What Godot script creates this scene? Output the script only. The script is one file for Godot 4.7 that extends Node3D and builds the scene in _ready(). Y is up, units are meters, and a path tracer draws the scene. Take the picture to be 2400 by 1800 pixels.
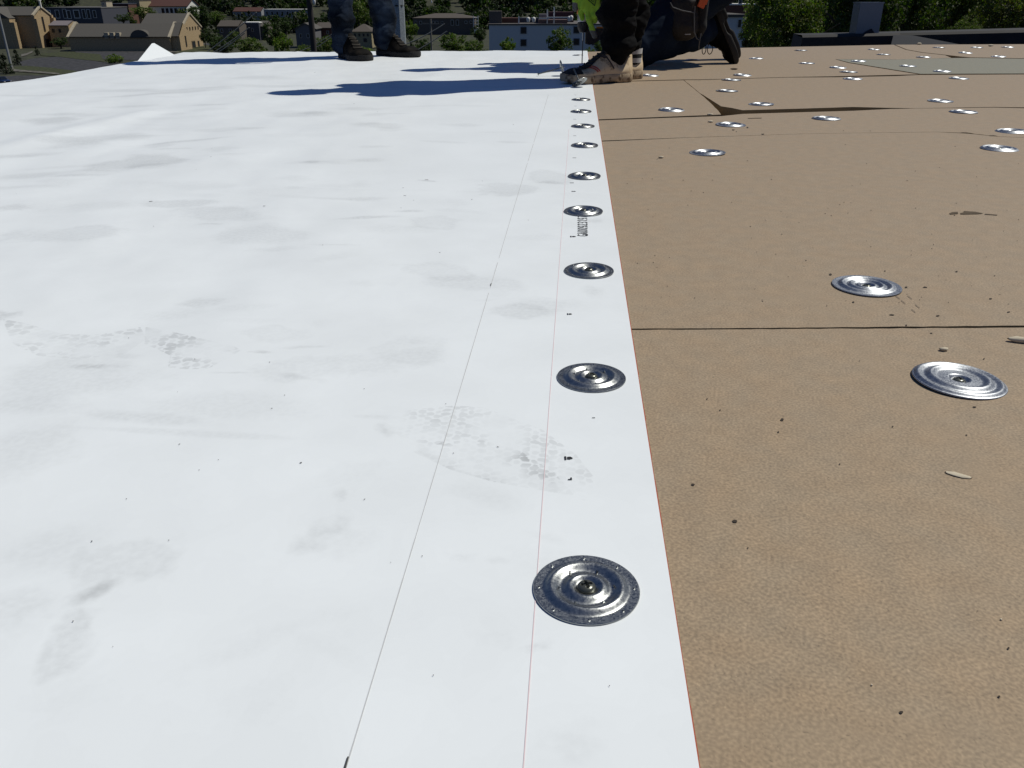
extends Node3D
# A roof being covered with white membrane on a hill above a small town, seen from knee height.
# x right, y up, -z away from the camera; the roof surface is y = 0 and the town lies 16 m below it.

const F := 1941.0            # focal length in photo pixels (2400 x 1800)
const PITCH := 0.43982       # 25.2 degrees down
const H := 0.315             # camera above the roof
const GY := -16.0            # street level
const SUN_AZ := 22.0
const SUN_EL := 57.0

var rng := RandomNumberGenerator.new()
var mats := {}
var used := {}

func _ready() -> void:
	rng.seed = 7
	set_camera_and_light()
	build_ground()
	build_roof()
	build_membrane()
	build_town()
	build_trees()
	build_neighbour_roof()
	build_people()
	build_fasteners()
	build_small_things()

# ------------------------------------------------------------------ camera, sky, sun
func set_camera_and_light() -> void:
	var cam := Camera3D.new()
	cam.name = "camera"
	cam.position = Vector3(0, H, 0)
	cam.rotation = Vector3(-PITCH, 0, 0)
	cam.fov = rad_to_deg(2.0 * atan(900.0 / F))
	cam.near = 0.05
	cam.far = 4000.0
	add_child(cam)
	var sky_mat := ProceduralSkyMaterial.new()
	sky_mat.sky_top_color = Color(0.22, 0.335, 0.53)
	sky_mat.sky_horizon_color = Color(0.42, 0.53, 0.68)
	sky_mat.sky_curve = 0.12
	sky_mat.ground_bottom_color = Color(0.10, 0.11, 0.08)
	sky_mat.ground_horizon_color = Color(0.30, 0.36, 0.42)
	sky_mat.sun_angle_max = 0.0
	var sky := Sky.new()
	sky.sky_material = sky_mat
	var env := Environment.new()
	env.background_mode = Environment.BG_SKY
	env.sky = sky
	env.background_energy_multiplier = 1.0
	env.tonemap_mode = Environment.TONE_MAPPER_LINEAR
	env.tonemap_exposure = 0.70
	env.sdfgi_enabled = true
	env.ssao_enabled = true
	env.ssil_enabled = true
	var we := WorldEnvironment.new()
	we.name = "environment"
	we.environment = env
	add_child(we)
	var sun := DirectionalLight3D.new()
	sun.name = "sun"
	sun.light_energy = 1.6
	sun.light_color = Color(1.0, 0.985, 0.935)
	sun.light_angular_distance = 0.5
	sun.shadow_enabled = true
	var az := deg_to_rad(SUN_AZ)
	var el := deg_to_rad(SUN_EL)
	var to_sun := Vector3(cos(az) * cos(el), sin(el), -sin(az) * cos(el))
	add_child(sun)
	sun.look_at_from_position(to_sun * 50.0, Vector3.ZERO, Vector3.UP)

# ------------------------------------------------------------------ pixels to places
func ray(px: float, py: float) -> Vector3:
	var x := (px - 1200.0) / F
	var y := (900.0 - py) / F
	return Vector3(x, y * cos(PITCH) - sin(PITCH), -cos(PITCH) - y * sin(PITCH))

func gp(px: float, py: float, y0 := 0.0) -> Vector3:      # where a pixel's ray meets the level y0
	var d := ray(px, py)
	var t := (y0 - H) / d.y
	return Vector3(d.x * t, y0, d.z * t)

func bp(px: float, py: float, dist: float) -> Vector3:    # where it meets the upright plane z = -dist
	var d := ray(px, py)
	var t := -dist / d.z
	return Vector3(d.x * t, H + d.y * t, -dist)

# the membrane's own axes: s across (0 at its right edge, negative to the left), t along the edge
const MA := 0.07257          # the edge runs 4.16 degrees to the right of straight ahead
const MO := Vector3(0.0648, 0, 0)
func mp(s: float, t: float, y := 0.0) -> Vector3:
	return MO + Vector3(sin(MA), 0, -cos(MA)) * t + Vector3(cos(MA), 0, sin(MA)) * s + Vector3(0, y, 0)
func st_of(p: Vector3) -> Vector2:
	var q := p - MO
	return Vector2(q.x * cos(MA) + q.z * sin(MA), q.x * sin(MA) - q.z * cos(MA))

# ------------------------------------------------------------------ meshes
class MB:
	var v := PackedVector3Array()
	var n := PackedVector3Array()
	var c := PackedColorArray()
	var tint := Color(1, 1, 1)
	var tinted := false
	func tri3(a: Vector3, b: Vector3, d: Vector3, na: Vector3, nb: Vector3, nd: Vector3) -> void:
		if (b - a).cross(d - a).dot(na + nb + nd) > 0.0:
			v.append(a); v.append(d); v.append(b); n.append(na); n.append(nd); n.append(nb)
		else:
			v.append(a); v.append(b); v.append(d); n.append(na); n.append(nb); n.append(nd)
		if tinted:
			c.append(tint); c.append(tint); c.append(tint)
	func tri(a: Vector3, b: Vector3, d: Vector3, out: Vector3) -> void:
		var m := (b - a).cross(d - a)
		if m.length_squared() < 1e-18:
			return
		m = m.normalized()
		if m.dot(out) < 0.0:
			m = -m
		tri3(a, b, d, m, m, m)
	func quad(a: Vector3, b: Vector3, d: Vector3, e: Vector3, out: Vector3) -> void:
		tri(a, b, d, out); tri(a, d, e, out)
	func box(at: Vector3, size: Vector3, bs := Basis()) -> void:
		var h := size * 0.5
		for ax in 3:
			for sg in [-1.0, 1.0]:
				var o := Vector3.ZERO; o[ax] = sg
				var u := Vector3.ZERO; u[(ax + 1) % 3] = h[(ax + 1) % 3]
				var w := Vector3.ZERO; w[(ax + 2) % 3] = h[(ax + 2) % 3]
				var m: Vector3 = o * h[ax]
				quad(at + bs * (m - u - w), at + bs * (m + u - w), at + bs * (m + u + w), at + bs * (m - u + w), bs * o)
	func grid(rows: Array, closed := false) -> void:        # rows of PackedVector3Array, smooth normals by differences
		var nr := rows.size()
		var nc: int = rows[0].size()
		var nn := []
		for r in nr:
			var line := PackedVector3Array()
			for k in nc:
				var k0 := (k - 1 + nc) % nc if closed else maxi(k - 1, 0)
				var k1 := (k + 1) % nc if closed else mini(k + 1, nc - 1)
				var du: Vector3 = rows[r][k1] - rows[r][k0]
				var dv: Vector3 = rows[mini(r + 1, nr - 1)][k] - rows[maxi(r - 1, 0)][k]
				if dv.length_squared() < 1e-14 and r > 0:
					dv = rows[r][k] - rows[maxi(r - 2, 0)][k]
				var m := dv.cross(du)
				if m.length_squared() < 1e-20:
					m = Vector3.UP
				line.append(m.normalized())
			nn.append(line)
		var last := nc if closed else nc - 1
		for r in nr - 1:
			for k in last:
				var k2 := (k + 1) % nc
				tri3(rows[r][k], rows[r][k2], rows[r + 1][k2], nn[r][k], nn[r][k2], nn[r + 1][k2])
				tri3(rows[r][k], rows[r + 1][k2], rows[r + 1][k], nn[r][k], nn[r + 1][k2], nn[r + 1][k])
	func tube(path: Array, radii: Array, seg := 8, caps := true) -> void:
		var rows := []
		var up := Vector3(0.13, 0.2, 0.97).normalized()
		for k in path.size():
			var d: Vector3 = (path[mini(k + 1, path.size() - 1)] - path[maxi(k - 1, 0)]).normalized()
			var a := d.cross(up)
			if a.length() < 0.1:
				a = d.cross(Vector3(1, 0.3, 0))
			a = a.normalized()
			var b := d.cross(a)
			up = b.cross(d) if false else up
			var ring := PackedVector3Array()
			for j in seg:
				var f := TAU * j / seg
				ring.append(path[k] + (a * cos(f) + b * sin(f)) * radii[mini(k, radii.size() - 1)])
			rows.append(ring)
		for k in rows.size() - 1:
			for j in seg:
				var j2 := (j + 1) % seg
				var n0: Vector3 = (rows[k][j] - path[k]).normalized()
				var n1: Vector3 = (rows[k][j2] - path[k]).normalized()
				var m0: Vector3 = (rows[k + 1][j] - path[k + 1]).normalized()
				var m1: Vector3 = (rows[k + 1][j2] - path[k + 1]).normalized()
				tri3(rows[k][j], rows[k][j2], rows[k + 1][j2], n0, n1, m1)
				tri3(rows[k][j], rows[k + 1][j2], rows[k + 1][j], n0, m1, m0)
		if caps:
			for e in [0, rows.size() - 1]:
				var o: Vector3 = (path[0] - path[1]) if e == 0 else (path[-1] - path[-2])
				for j in seg:
					tri(path[e], rows[e][j], rows[e][(j + 1) % seg], o)
	func lathe(prof: Array, seg := 32, at := Vector3.ZERO, bs := Basis()) -> void:   # (radius, height) from the inside out
		for k in prof.size() - 1:
			var p: Vector2 = prof[k]
			var q: Vector2 = prof[k + 1]
			var np: Vector2 = _pn(prof, k)
			var nq: Vector2 = _pn(prof, k + 1)
			for j in seg:
				var a := TAU * j / seg
				var b := TAU * (j + 1) / seg
				var ca := Vector3(cos(a), 0, sin(a))
				var cb := Vector3(cos(b), 0, sin(b))
				var pa := at + bs * (ca * p.x + Vector3(0, p.y, 0))
				var pb := at + bs * (cb * p.x + Vector3(0, p.y, 0))
				var qa := at + bs * (ca * q.x + Vector3(0, q.y, 0))
				var qb := at + bs * (cb * q.x + Vector3(0, q.y, 0))
				var npa := bs * (ca * np.x + Vector3(0, np.y, 0))
				var npb := bs * (cb * np.x + Vector3(0, np.y, 0))
				var nqa := bs * (ca * nq.x + Vector3(0, nq.y, 0))
				var nqb := bs * (cb * nq.x + Vector3(0, nq.y, 0))
				if p.x > 1e-6:
					tri3(pa, pb, qb, npa, npb, nqb)
				if q.x > 1e-6:
					tri3(pa, qb, qa, npa, nqb, nqa)
	func _pn(prof: Array, k: int) -> Vector2:
		var d: Vector2 = prof[mini(k + 1, prof.size() - 1)] - prof[maxi(k - 1, 0)]
		return Vector2(-d.y, d.x).normalized()
	func prism(poly: PackedVector2Array, y0: float, y1: float) -> void:    # poly holds (x, z)
		var ids := Geometry2D.triangulate_polygon(poly)
		for k in range(0, ids.size(), 3):
			var a := poly[ids[k]]; var b := poly[ids[k + 1]]; var d := poly[ids[k + 2]]
			tri(Vector3(a.x, y1, a.y), Vector3(b.x, y1, b.y), Vector3(d.x, y1, d.y), Vector3.UP)
			tri(Vector3(a.x, y0, a.y), Vector3(b.x, y0, b.y), Vector3(d.x, y0, d.y), Vector3.DOWN)
		var cw := Geometry2D.is_polygon_clockwise(poly)
		for k in poly.size():
			var a := poly[k]
			var b := poly[(k + 1) % poly.size()]
			var e := b - a
			var o := Vector3(e.y, 0, -e.x) * (-1.0 if cw else 1.0)
			quad(Vector3(a.x, y0, a.y), Vector3(b.x, y0, b.y), Vector3(b.x, y1, b.y), Vector3(a.x, y1, a.y), o)
	func flat(poly: PackedVector2Array, y1: float) -> void:
		var ids := Geometry2D.triangulate_polygon(poly)
		for k in range(0, ids.size(), 3):
			var a := poly[ids[k]]; var b := poly[ids[k + 1]]; var d := poly[ids[k + 2]]
			tri(Vector3(a.x, y1, a.y), Vector3(b.x, y1, b.y), Vector3(d.x, y1, d.y), Vector3.UP)
	func mesh() -> ArrayMesh:
		var arr := []
		arr.resize(Mesh.ARRAY_MAX)
		arr[Mesh.ARRAY_VERTEX] = v
		arr[Mesh.ARRAY_NORMAL] = n
		if tinted:
			arr[Mesh.ARRAY_COLOR] = c
		var m := ArrayMesh.new()
		m.add_surface_from_arrays(Mesh.PRIMITIVE_TRIANGLES, arr)
		return m

# a rounded, jointed body as one skin: distances to tapered capsules, joined smoothly, meshed as surface nets
func skin_mesh(bones: Array, cell: float, k := 0.03, fold := 0.0, fold_scale := Vector3(14, 30, 14), seed_n := 3) -> ArrayMesh:
	var lo := Vector3(1e9, 1e9, 1e9)
	var hi := -lo
	for b in bones:
		for e in 2:
			var r: float = b[2 + e] + k * 0.3 + fold + cell * 2.0
			lo = lo.min(b[e] - Vector3(r, r, r))
			hi = hi.max(b[e] + Vector3(r, r, r))
	var nx := int(ceil((hi.x - lo.x) / cell)) + 2
	var ny := int(ceil((hi.y - lo.y) / cell)) + 2
	var nz := int(ceil((hi.z - lo.z) / cell)) + 2
	var g := PackedFloat32Array()
	g.resize(nx * ny * nz)
	g.fill(1.0)
	for b in bones:
		var pa: Vector3 = b[0]
		var pb: Vector3 = b[1]
		var ra: float = b[2]
		var rb: float = b[3]
		var ba := pb - pa
		var l2 := maxf(ba.length_squared(), 1e-9)
		var m: float = maxf(ra, rb) + k + fold + cell * 2.5
		var q0 := ((pa.min(pb) - Vector3(m, m, m)) - lo) / cell
		var q1 := ((pa.max(pb) + Vector3(m, m, m)) - lo) / cell
		for z in range(maxi(0, int(q0.z)), mini(nz, int(q1.z) + 2)):
			for y in range(maxi(0, int(q0.y)), mini(ny, int(q1.y) + 2)):
				var row := (z * ny + y) * nx
				for x in range(maxi(0, int(q0.x)), mini(nx, int(q1.x) + 2)):
					var p := lo + Vector3(x, y, z) * cell - pa
					var h := clampf(p.dot(ba) / l2, 0.0, 1.0)
					var d := (p - ba * h).length() - lerpf(ra, rb, h)
					var o := g[row + x]
					var t := maxf(k - absf(o - d), 0.0) / k
					g[row + x] = minf(o, d) - t * t * k * 0.25
	if fold > 0.0:
		var nz_ := FastNoiseLite.new()
		nz_.seed = seed_n
		nz_.frequency = 1.0
		nz_.fractal_octaves = 3
		for z in nz:
			for y in ny:
				var row := (z * ny + y) * nx
				for x in nx:
					if absf(g[row + x]) < fold + cell * 2.5:
						var p := (lo + Vector3(x, y, z) * cell) * fold_scale
						g[row + x] += fold * 1.6 * nz_.get_noise_3d(p.x, p.y, p.z)
	var verts := PackedVector3Array()
	var norms := PackedVector3Array()
	var at := {}
	var off := [0, 1, nx, nx + 1, nx * ny, nx * ny + 1, nx * ny + nx, nx * ny + nx + 1]
	var edges := [0, 1, 2, 3, 4, 5, 6, 7, 0, 2, 1, 3, 4, 6, 5, 7, 0, 4, 1, 5, 2, 6, 3, 7]
	for z in nz - 1:
		for y in ny - 1:
			var base := (z * ny + y) * nx
			for x in nx - 1:
				var i := base + x
				var s := g[i] < 0.0
				if (g[i + 1] < 0.0) == s and (g[i + nx] < 0.0) == s and (g[i + nx + 1] < 0.0) == s:
					var i2 := i + nx * ny
					if (g[i2] < 0.0) == s and (g[i2 + 1] < 0.0) == s and (g[i2 + nx] < 0.0) == s and (g[i2 + nx + 1] < 0.0) == s:
						continue
				var sum := Vector3.ZERO
				var cnt := 0
				for e in 12:
					var ca: int = edges[e * 2]
					var cb: int = edges[e * 2 + 1]
					var va := g[i + off[ca]]
					var vb := g[i + off[cb]]
					if (va < 0.0) != (vb < 0.0):
						var f := va / (va - vb)
						var c0 := Vector3(ca & 1, (ca >> 1) & 1, ca >> 2)
						var c1 := Vector3(cb & 1, (cb >> 1) & 1, cb >> 2)
						sum += c0.lerp(c1, f)
						cnt += 1
				at[i] = verts.size()
				verts.append(lo + (Vector3(x, y, z) + sum / cnt) * cell)
				var gx := g[i + 1] + g[i + nx + 1] + g[i + off[5]] + g[i + off[7]] - g[i] - g[i + nx] - g[i + off[4]] - g[i + off[6]]
				var gy := g[i + nx] + g[i + nx + 1] + g[i + off[6]] + g[i + off[7]] - g[i] - g[i + 1] - g[i + off[4]] - g[i + off[5]]
				var gz := g[i + off[4]] + g[i + off[5]] + g[i + off[6]] + g[i + off[7]] - g[i] - g[i + 1] - g[i + nx] - g[i + nx + 1]
				norms.append(Vector3(gx, gy, gz).normalized())
	var idx := PackedInt32Array()
	var step := [1, nx, nx * ny]
	for i in at:
		for ax in 3:
			var u: int = step[(ax + 1) % 3]
			var w: int = step[(ax + 2) % 3]
			var j: int = i + step[ax]
			if j >= g.size() or (g[i] < 0.0) == (g[j] < 0.0):
				continue
			if not (at.has(i - u) and at.has(i - w) and at.has(i - u - w)):
				continue
			var q := [at[i], at[i - u], at[i - u - w], at[i - w]]
			if g[i] < 0.0:
				q.reverse()
			idx.append_array(PackedInt32Array([q[0], q[1], q[2], q[0], q[2], q[3]]))
	var arr := []
	arr.resize(Mesh.ARRAY_MAX)
	arr[Mesh.ARRAY_VERTEX] = verts
	arr[Mesh.ARRAY_NORMAL] = norms
	arr[Mesh.ARRAY_INDEX] = idx
	var me := ArrayMesh.new()
	me.add_surface_from_arrays(Mesh.PRIMITIVE_TRIANGLES, arr)
	return me

# ------------------------------------------------------------------ nodes
func numbered(called: String) -> String:
	var k: int = used.get(called, 0)
	used[called] = k + 1
	return called if k == 0 else "%s_%03d" % [called, k]

func tag(o: Node, label: String, category: String, group := "") -> void:
	o.set_meta("label", label)
	o.set_meta("category", category)
	if group != "":
		o.set_meta("group", group)

func thing(called: String, label: String, category: String, at := Vector3.ZERO, group := "") -> Node3D:
	var o := Node3D.new()
	o.name = numbered(called)
	add_child(o)
	o.position = at
	tag(o, label, category, group)
	return o

func part(called: String, m: Mesh, material: Material, parent: Node, at := Vector3.ZERO) -> MeshInstance3D:
	var o := MeshInstance3D.new()
	o.mesh = m
	o.material_override = material
	o.name = numbered(called) if parent == self else called
	o.position = at
	parent.add_child(o, true)
	return o

func one(called: String, m: Mesh, material: Material, label: String, category: String, at := Vector3.ZERO, group := "") -> MeshInstance3D:
	var o := part(called, m, material, self, at)
	tag(o, label, category, group)
	return o

func setting(called: String, m: Mesh, material: Material) -> MeshInstance3D:
	var o := part(called, m, material, self)
	o.set_meta("kind", "structure")
	return o

func copy(src: Node3D, at: Vector3, turn: float, label := "", group := "") -> Node3D:
	var o: Node3D = src.duplicate()
	var base := String(src.name).rstrip("0123456789").trim_suffix("_")
	o.name = numbered(base)
	add_child(o)
	o.position = at
	o.rotation.y = turn
	if label != "":
		o.set_meta("label", label)
	if group != "":
		o.set_meta("group", group)
	return o

# ------------------------------------------------------------------ materials (colours are real-world, linear)
func lin(r: float, g: float, b: float) -> Color:
	return Color(r, g, b).linear_to_srgb()

func mat(key: String, c: Color, rough := 0.9, metal := 0.0, tex: Texture2D = null, scale := 1.0, world := false) -> StandardMaterial3D:
	if mats.has(key):
		return mats[key]
	var m := StandardMaterial3D.new()
	m.albedo_color = c
	m.roughness = rough
	m.metallic = metal
	if tex != null:
		m.albedo_texture = tex
		m.uv1_triplanar = true
		m.uv1_world_triplanar = world
		m.uv1_scale = Vector3.ONE * scale
	mats[key] = m
	return m

func grey_noise(w: int, h: int, freq: float, octaves: int, lowest: float, highest: float, sd: int, kind := FastNoiseLite.TYPE_SIMPLEX_SMOOTH) -> Image:
	var nz := FastNoiseLite.new()
	nz.noise_type = kind
	nz.seed = sd
	nz.frequency = freq
	nz.fractal_octaves = octaves
	var img := nz.get_seamless_image(w, h)
	var data := img.get_data()
	var lut := PackedByteArray()
	lut.resize(256)
	for k in 256:
		lut[k] = int(clampf(lerpf(lowest, highest, k / 255.0), 0, 1) * 255.0)
	for k in data.size():
		data[k] = lut[data[k]]
	return Image.create_from_data(w, h, false, Image.FORMAT_L8, data)

func tex(img: Image) -> ImageTexture:
	if img.get_format() != Image.FORMAT_RGB8:
		img.convert(Image.FORMAT_RGB8)
	return ImageTexture.create_from_image(img)

# ------------------------------------------------------------------ the roof and its boards
func board_texture() -> ImageTexture:
	# kraft facer: short tan fibres over broad warm and cool blotches, with a few dark and pale flecks
	var n := 1024
	var fib := FastNoiseLite.new()
	fib.seed = 11; fib.frequency = 0.22; fib.fractal_octaves = 2
	var mid := FastNoiseLite.new()
	mid.seed = 12; mid.frequency = 0.022; mid.fractal_octaves = 4
	var hue := FastNoiseLite.new()
	hue.seed = 13; hue.frequency = 0.012; hue.fractal_octaves = 3
	var a := fib.get_seamless_image(n, n).get_data()
	var b := mid.get_seamless_image(n, n).get_data()
	var c := hue.get_seamless_image(n, n).get_data()
	var out := PackedByteArray()
	out.resize(n * n * 3)
	for k in n * n:
		var v := 0.80 + (a[k] - 128) * 0.0010 + (b[k] - 128) * 0.00024
		var h := (c[k] - 128) * 0.00009
		out[k * 3] = int(255.0 * clampf(v + h, 0, 1))
		out[k * 3 + 1] = int(255.0 * clampf(v, 0, 1))
		out[k * 3 + 2] = int(255.0 * clampf(v - h * 1.2, 0, 1))
	var r := RandomNumberGenerator.new()
	r.seed = 5
	for k in 9000:                                            # single fibres and flecks
		var x := r.randf() * n
		var y := r.randf() * n
		var ang := r.randf() * PI
		var ln := r.randf_range(2, 5)
		var dark := r.randf() < 0.55
		for j in int(ln):
			var xi := posmod(int(x + cos(ang) * j), n)
			var yi := posmod(int(y + sin(ang) * j), n)
			var q := (yi * n + xi) * 3
			for ch in 3:
				out[q + ch] = int(clampf(out[q + ch] * (0.87 if dark else 1.09), 0, 255))
	return ImageTexture.create_from_image(Image.create_from_data(n, n, false, Image.FORMAT_RGB8, out))

func px_poly(pts: Array) -> PackedVector2Array:
	var o := PackedVector2Array()
	for p in pts:
		var g := gp(p[0], p[1])
		o.append(Vector2(g.x, g.z))
	return o

func rough_edges(poly: PackedVector2Array, amp: float, step: float, sd: int) -> PackedVector2Array:
	var nz := FastNoiseLite.new()
	nz.seed = sd
	nz.frequency = 1.0
	var o := PackedVector2Array()
	for k in poly.size():
		var a := poly[k]
		var b := poly[(k + 1) % poly.size()]
		var n := clampi(int(a.distance_to(b) / step), 1, 90)
		var side := (b - a).orthogonal().normalized()
		for j in n:
			var p := a.lerp(b, float(j) / n)
			if j > 0:
				p += side * amp * (nz.get_noise_2d(p.x * 60.0, p.y * 60.0) + 0.6 * nz.get_noise_2d(p.x * 260.0, p.y * 260.0))
			o.append(p)
	return o

func build_roof() -> void:
	var bt := board_texture()
	var tan_m := mat("board", lin(0.505, 0.371, 0.234), 0.75, 0, bt, 1.6, true)
	var grey_m := mat("board_grey", lin(0.36, 0.335, 0.24), 0.75, 0, bt, 1.6, true)
	for m in [tan_m, grey_m]:
		m.rim_enabled = true                                     # the sheen of loose paper fibre at a low angle
		m.rim = 0.8
		m.rim_tint = 0.6
	var core := mat("board_core", lin(0.30, 0.225, 0.115), 0.95)
	var deck_m := mat("deck", lin(0.22, 0.165, 0.10), 0.95)
	var roof := Node3D.new()
	roof.name = "roof"
	roof.set_meta("kind", "structure")
	add_child(roof)
	# outline of the roof seen from above: left edge, far edge, and on past the frame to the right and behind the camera
	var outline := PackedVector2Array([Vector2(-1.93, 3.0), Vector2(-1.93, -5.02)])
	for p in [[1374, 121], [1750, 111.5], [2097, 104.5], [2400, 103.5]]:
		var g := gp(p[0], p[1])
		outline.append(Vector2(g.x, g.z))
	outline.append(Vector2(9.0, -7.2))
	outline.append(Vector2(9.0, 3.0))
	var b := MB.new()
	b.prism(outline, -0.4, -0.027)
	part("deck", b.mesh(), deck_m, roof)
	b = MB.new()
	var inset := Geometry2D.offset_polygon(outline, -0.25)[0]
	b.prism(inset, GY, -0.4)
	part("outer_wall", b.mesh(), mat("own_wall", lin(0.3, 0.27, 0.24), 0.9), roof)
	# the boards, one by one (photo points of their corners)
	var far_edge := [[1374, 121.4], [1750, 111.9], [2094, 104.8]]
	var boards := [
		["near", tan_m, [[1200, 773], [1475, 773.2], [1700, 772.0], [2000, 770.3], [2400, 767.6], [2900, 764], [2900, 2900], [1200, 2900]]],
		["middle", tan_m, [[1200, 770.2], [1475, 770.2], [1700, 769.2], [2000, 766.6], [2400, 762.8], [2900, 758], [2900, 330], [2400, 322.6], [2341, 320.4], [2266, 312.9], [2194, 309.4], [1900, 313.2], [1605, 323.0], [1412, 331.6], [1200, 340]]],
		["narrow", tan_m, [[1200, 338], [1412, 329.6], [1605, 322.4], [1900, 312.9], [2194, 309.0], [2266, 311.6], [2341, 319.8], [2400, 322.2], [2900, 329], [2900, 259], [2400, 253.6], [2330, 252.0], [2145, 254.3], [2087, 255.4], [2000, 259.6], [1880, 263.0], [1740, 267.0], [1692, 272.0], [1560, 276.4], [1405, 282.2], [1200, 291]]],
		["left", tan_m, [[1200, 288], [1405, 279.7], [1560, 273.6], [1690, 268.4], [1683, 259.0], [1667, 243.0], [1648, 225.6], [1640, 219.0], [1602, 188.0], [1385, 193], [1250, 196]]],
		["right", tan_m, [[1603.5, 187.9], [1641, 218.6], [1650, 223.6], [1668, 235], [1690, 249], [1716, 253], [1740, 258.2], [1880, 254.4], [2000, 250.6], [2087, 252.8], [2145, 253.8], [2330, 250.6], [2400, 251.6], [2900, 256], [2900, 172], [2400, 174.4], [2155, 175.6], [2100, 178.3], [1960, 181.0], [1845, 181.6], [1691, 186.0]]],
		["far", tan_m, [[1250, 194], [1385, 191.6], [1602, 186.4], [1691, 185.0], [1845, 180.6], [1960, 178.6], [2100, 175.4], [2153, 174.2], [2100, 165.8], [1989, 147.6], [1957, 139.0], [2100, 139.6], [2230, 135.6], [2215, 129.4], [2160, 123.4], [2122, 116.4], [2094, 104.8], [1750, 111.9], [1374, 121.4], [1290, 123]]],
		["grey", grey_m, [[1959, 138.5], [1990, 146.2], [2102, 164.2], [2157, 173.0], [2400, 172.2], [2900, 170], [2900, 139], [2400, 137.8], [2275, 135.6], [2235, 135.9], [2102, 139.1]]],
		["corner", tan_m, [[2098, 104.7], [2125, 115.8], [2162, 122.6], [2217, 128.5], [2250, 132.3], [2275, 134.4], [2400, 136.6], [2900, 138], [2900, 102.6], [2400, 103.6]]],
	]
	var sd := 40
	for d in boards:
		sd += 1
		var poly := rough_edges(px_poly(d[2]), 0.0011, 0.012 if d[0] in ["near", "middle", "narrow"] else 0.03, sd)
		b = MB.new()
		var ids := Geometry2D.triangulate_polygon(poly)
		for k in range(0, ids.size(), 3):
			var p := poly[ids[k]]; var q := poly[ids[k + 1]]; var r := poly[ids[k + 2]]
			b.tri(Vector3(p.x, 0, p.y), Vector3(q.x, 0, q.y), Vector3(r.x, 0, r.y), Vector3.UP)
		var o := part("insulation_board", b.mesh(), d[1], roof)
		var e := MB.new()
		var cw := Geometry2D.is_polygon_clockwise(poly)
		for k in poly.size():
			var p := poly[k]
			var q := poly[(k + 1) % poly.size()]
			var w := q - p
			e.quad(Vector3(p.x, -0.025, p.y), Vector3(q.x, -0.025, q.y), Vector3(q.x, 0, q.y), Vector3(p.x, 0, p.y), Vector3(w.y, 0, -w.x) * (-1.0 if cw else 1.0))
		part("foam_edge", e.mesh(), core, o)
	# red chalk snapped on the boards along the membrane's edge
	b = MB.new()
	var r2 := RandomNumberGenerator.new()
	r2.seed = 3
	var t := 0.0
	while t < 5.2:
		var dt := 0.03
		var w := 0.0005 + r2.randf() * 0.0004 + t * 0.0004
		if r2.randf() < 2.0:
			b.quad(mp(0.0, t, 0.0005), mp(w, t, 0.0005), mp(w * r2.randf_range(0.8, 1.1), t + dt, 0.0005), mp(0.0, t + dt, 0.0005), Vector3.UP)
		t += dt
	part("chalk_line", b.mesh(), mat("red_chalk", lin(0.34, 0.085, 0.045), 0.95), roof)
	# torn facer and knocks in the boards: brown foam laid bare
	var tear := mat("torn_facer", lin(0.085, 0.06, 0.035), 0.95)
	var tears := [
		[[2224, 501.5], [2231, 498.2], [2244, 497.6], [2246, 501.8], [2228, 503.4]],
		[[2250, 500.4], [2260, 498.6], [2258, 495.6], [2286, 497.4], [2305, 501.2], [2290, 502.6], [2252, 503.2]],
		[[2308, 502.0], [2338, 504.4], [2337, 505.6], [2308, 503.4]],
		[[2250, 311.0], [2264, 310.6], [2284, 313.6], [2266, 313.2]],
		[[2318, 318.0], [2328, 317.6], [2340, 319.6], [2320, 319.0]],
		[[1716, 303.6], [1722, 304.2], [1721, 306.0], [1716, 305.6]],
		[[1752, 277.4], [1786, 276.6], [1784, 277.8], [1754, 278.3]],
		[[1602, 187.6], [1640, 186.4], [1690, 186.2], [1640, 187.8]],
	]
	for q in tears:
		b = MB.new()
		b.flat(px_poly(q), 0.0009)
		part("torn_patch", b.mesh(), tear, roof)
	# small dark flecks and pale flakes lying over the boards
	var fleck := MB.new()
	var flake := MB.new()
	var spots := [[1722, 1223, 9, 4], [1624, 1137, 5, 4], [1707, 1648, 5, 5], [1647, 1578, 6, 6], [2112, 1671, 6, 5], [2341, 1634, 5, 4], [2363, 1521, 4, 4], [1833, 985, 6, 4], [1824, 1014, 3, 2.5], [1968, 1089, 3, 2], [2092, 1001, 3, 1.6], [2265, 1021, 3, 1.8], [1947, 644, 5, 3], [2074, 636, 3, 1.6], [2242, 637, 4, 2], [2124, 674, 4, 2.4], [2168, 674, 7, 2], [2000, 709, 4, 2.2], [2091, 739, 9, 1.8], [2198, 741, 5, 2.5], [2124, 763, 3, 2], [2322, 701, 5, 2], [2364, 732, 5, 1.6], [2183, 782, 4, 1.6], [2306, 842, 3, 2], [2284, 955, 6, 2], [1752, 299, 3.4, 2.4], [1657, 936, 2, 2], [1788, 315, 5, 2]]
	for k in 110:
		spots.append([r2.randf_range(1420, 2395), 300.0 + 420.0 * pow(r2.randf(), 0.8), r2.randf_range(0.9, 2.2), r2.randf_range(0.6, 1.3)])
	for k in 5:
		spots.append([r2.randf_range(1560, 2395), r2.randf_range(780, 1790), r2.randf_range(1.2, 3.0), r2.randf_range(1.0, 2.4)])
	for s in spots:
		var poly := []
		for j in 7:
			var f := TAU * j / 7.0
			var q := r2.randf_range(0.5, 0.95)
			poly.append([s[0] + cos(f) * s[2] * q, s[1] + sin(f) * s[3] * q])
		var pp := px_poly(poly)
		if Geometry2D.triangulate_polygon(pp).size() > 0 and st_of(gp(s[0], s[1])).x > 0.02:
			fleck.flat(pp, 0.0006)
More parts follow.
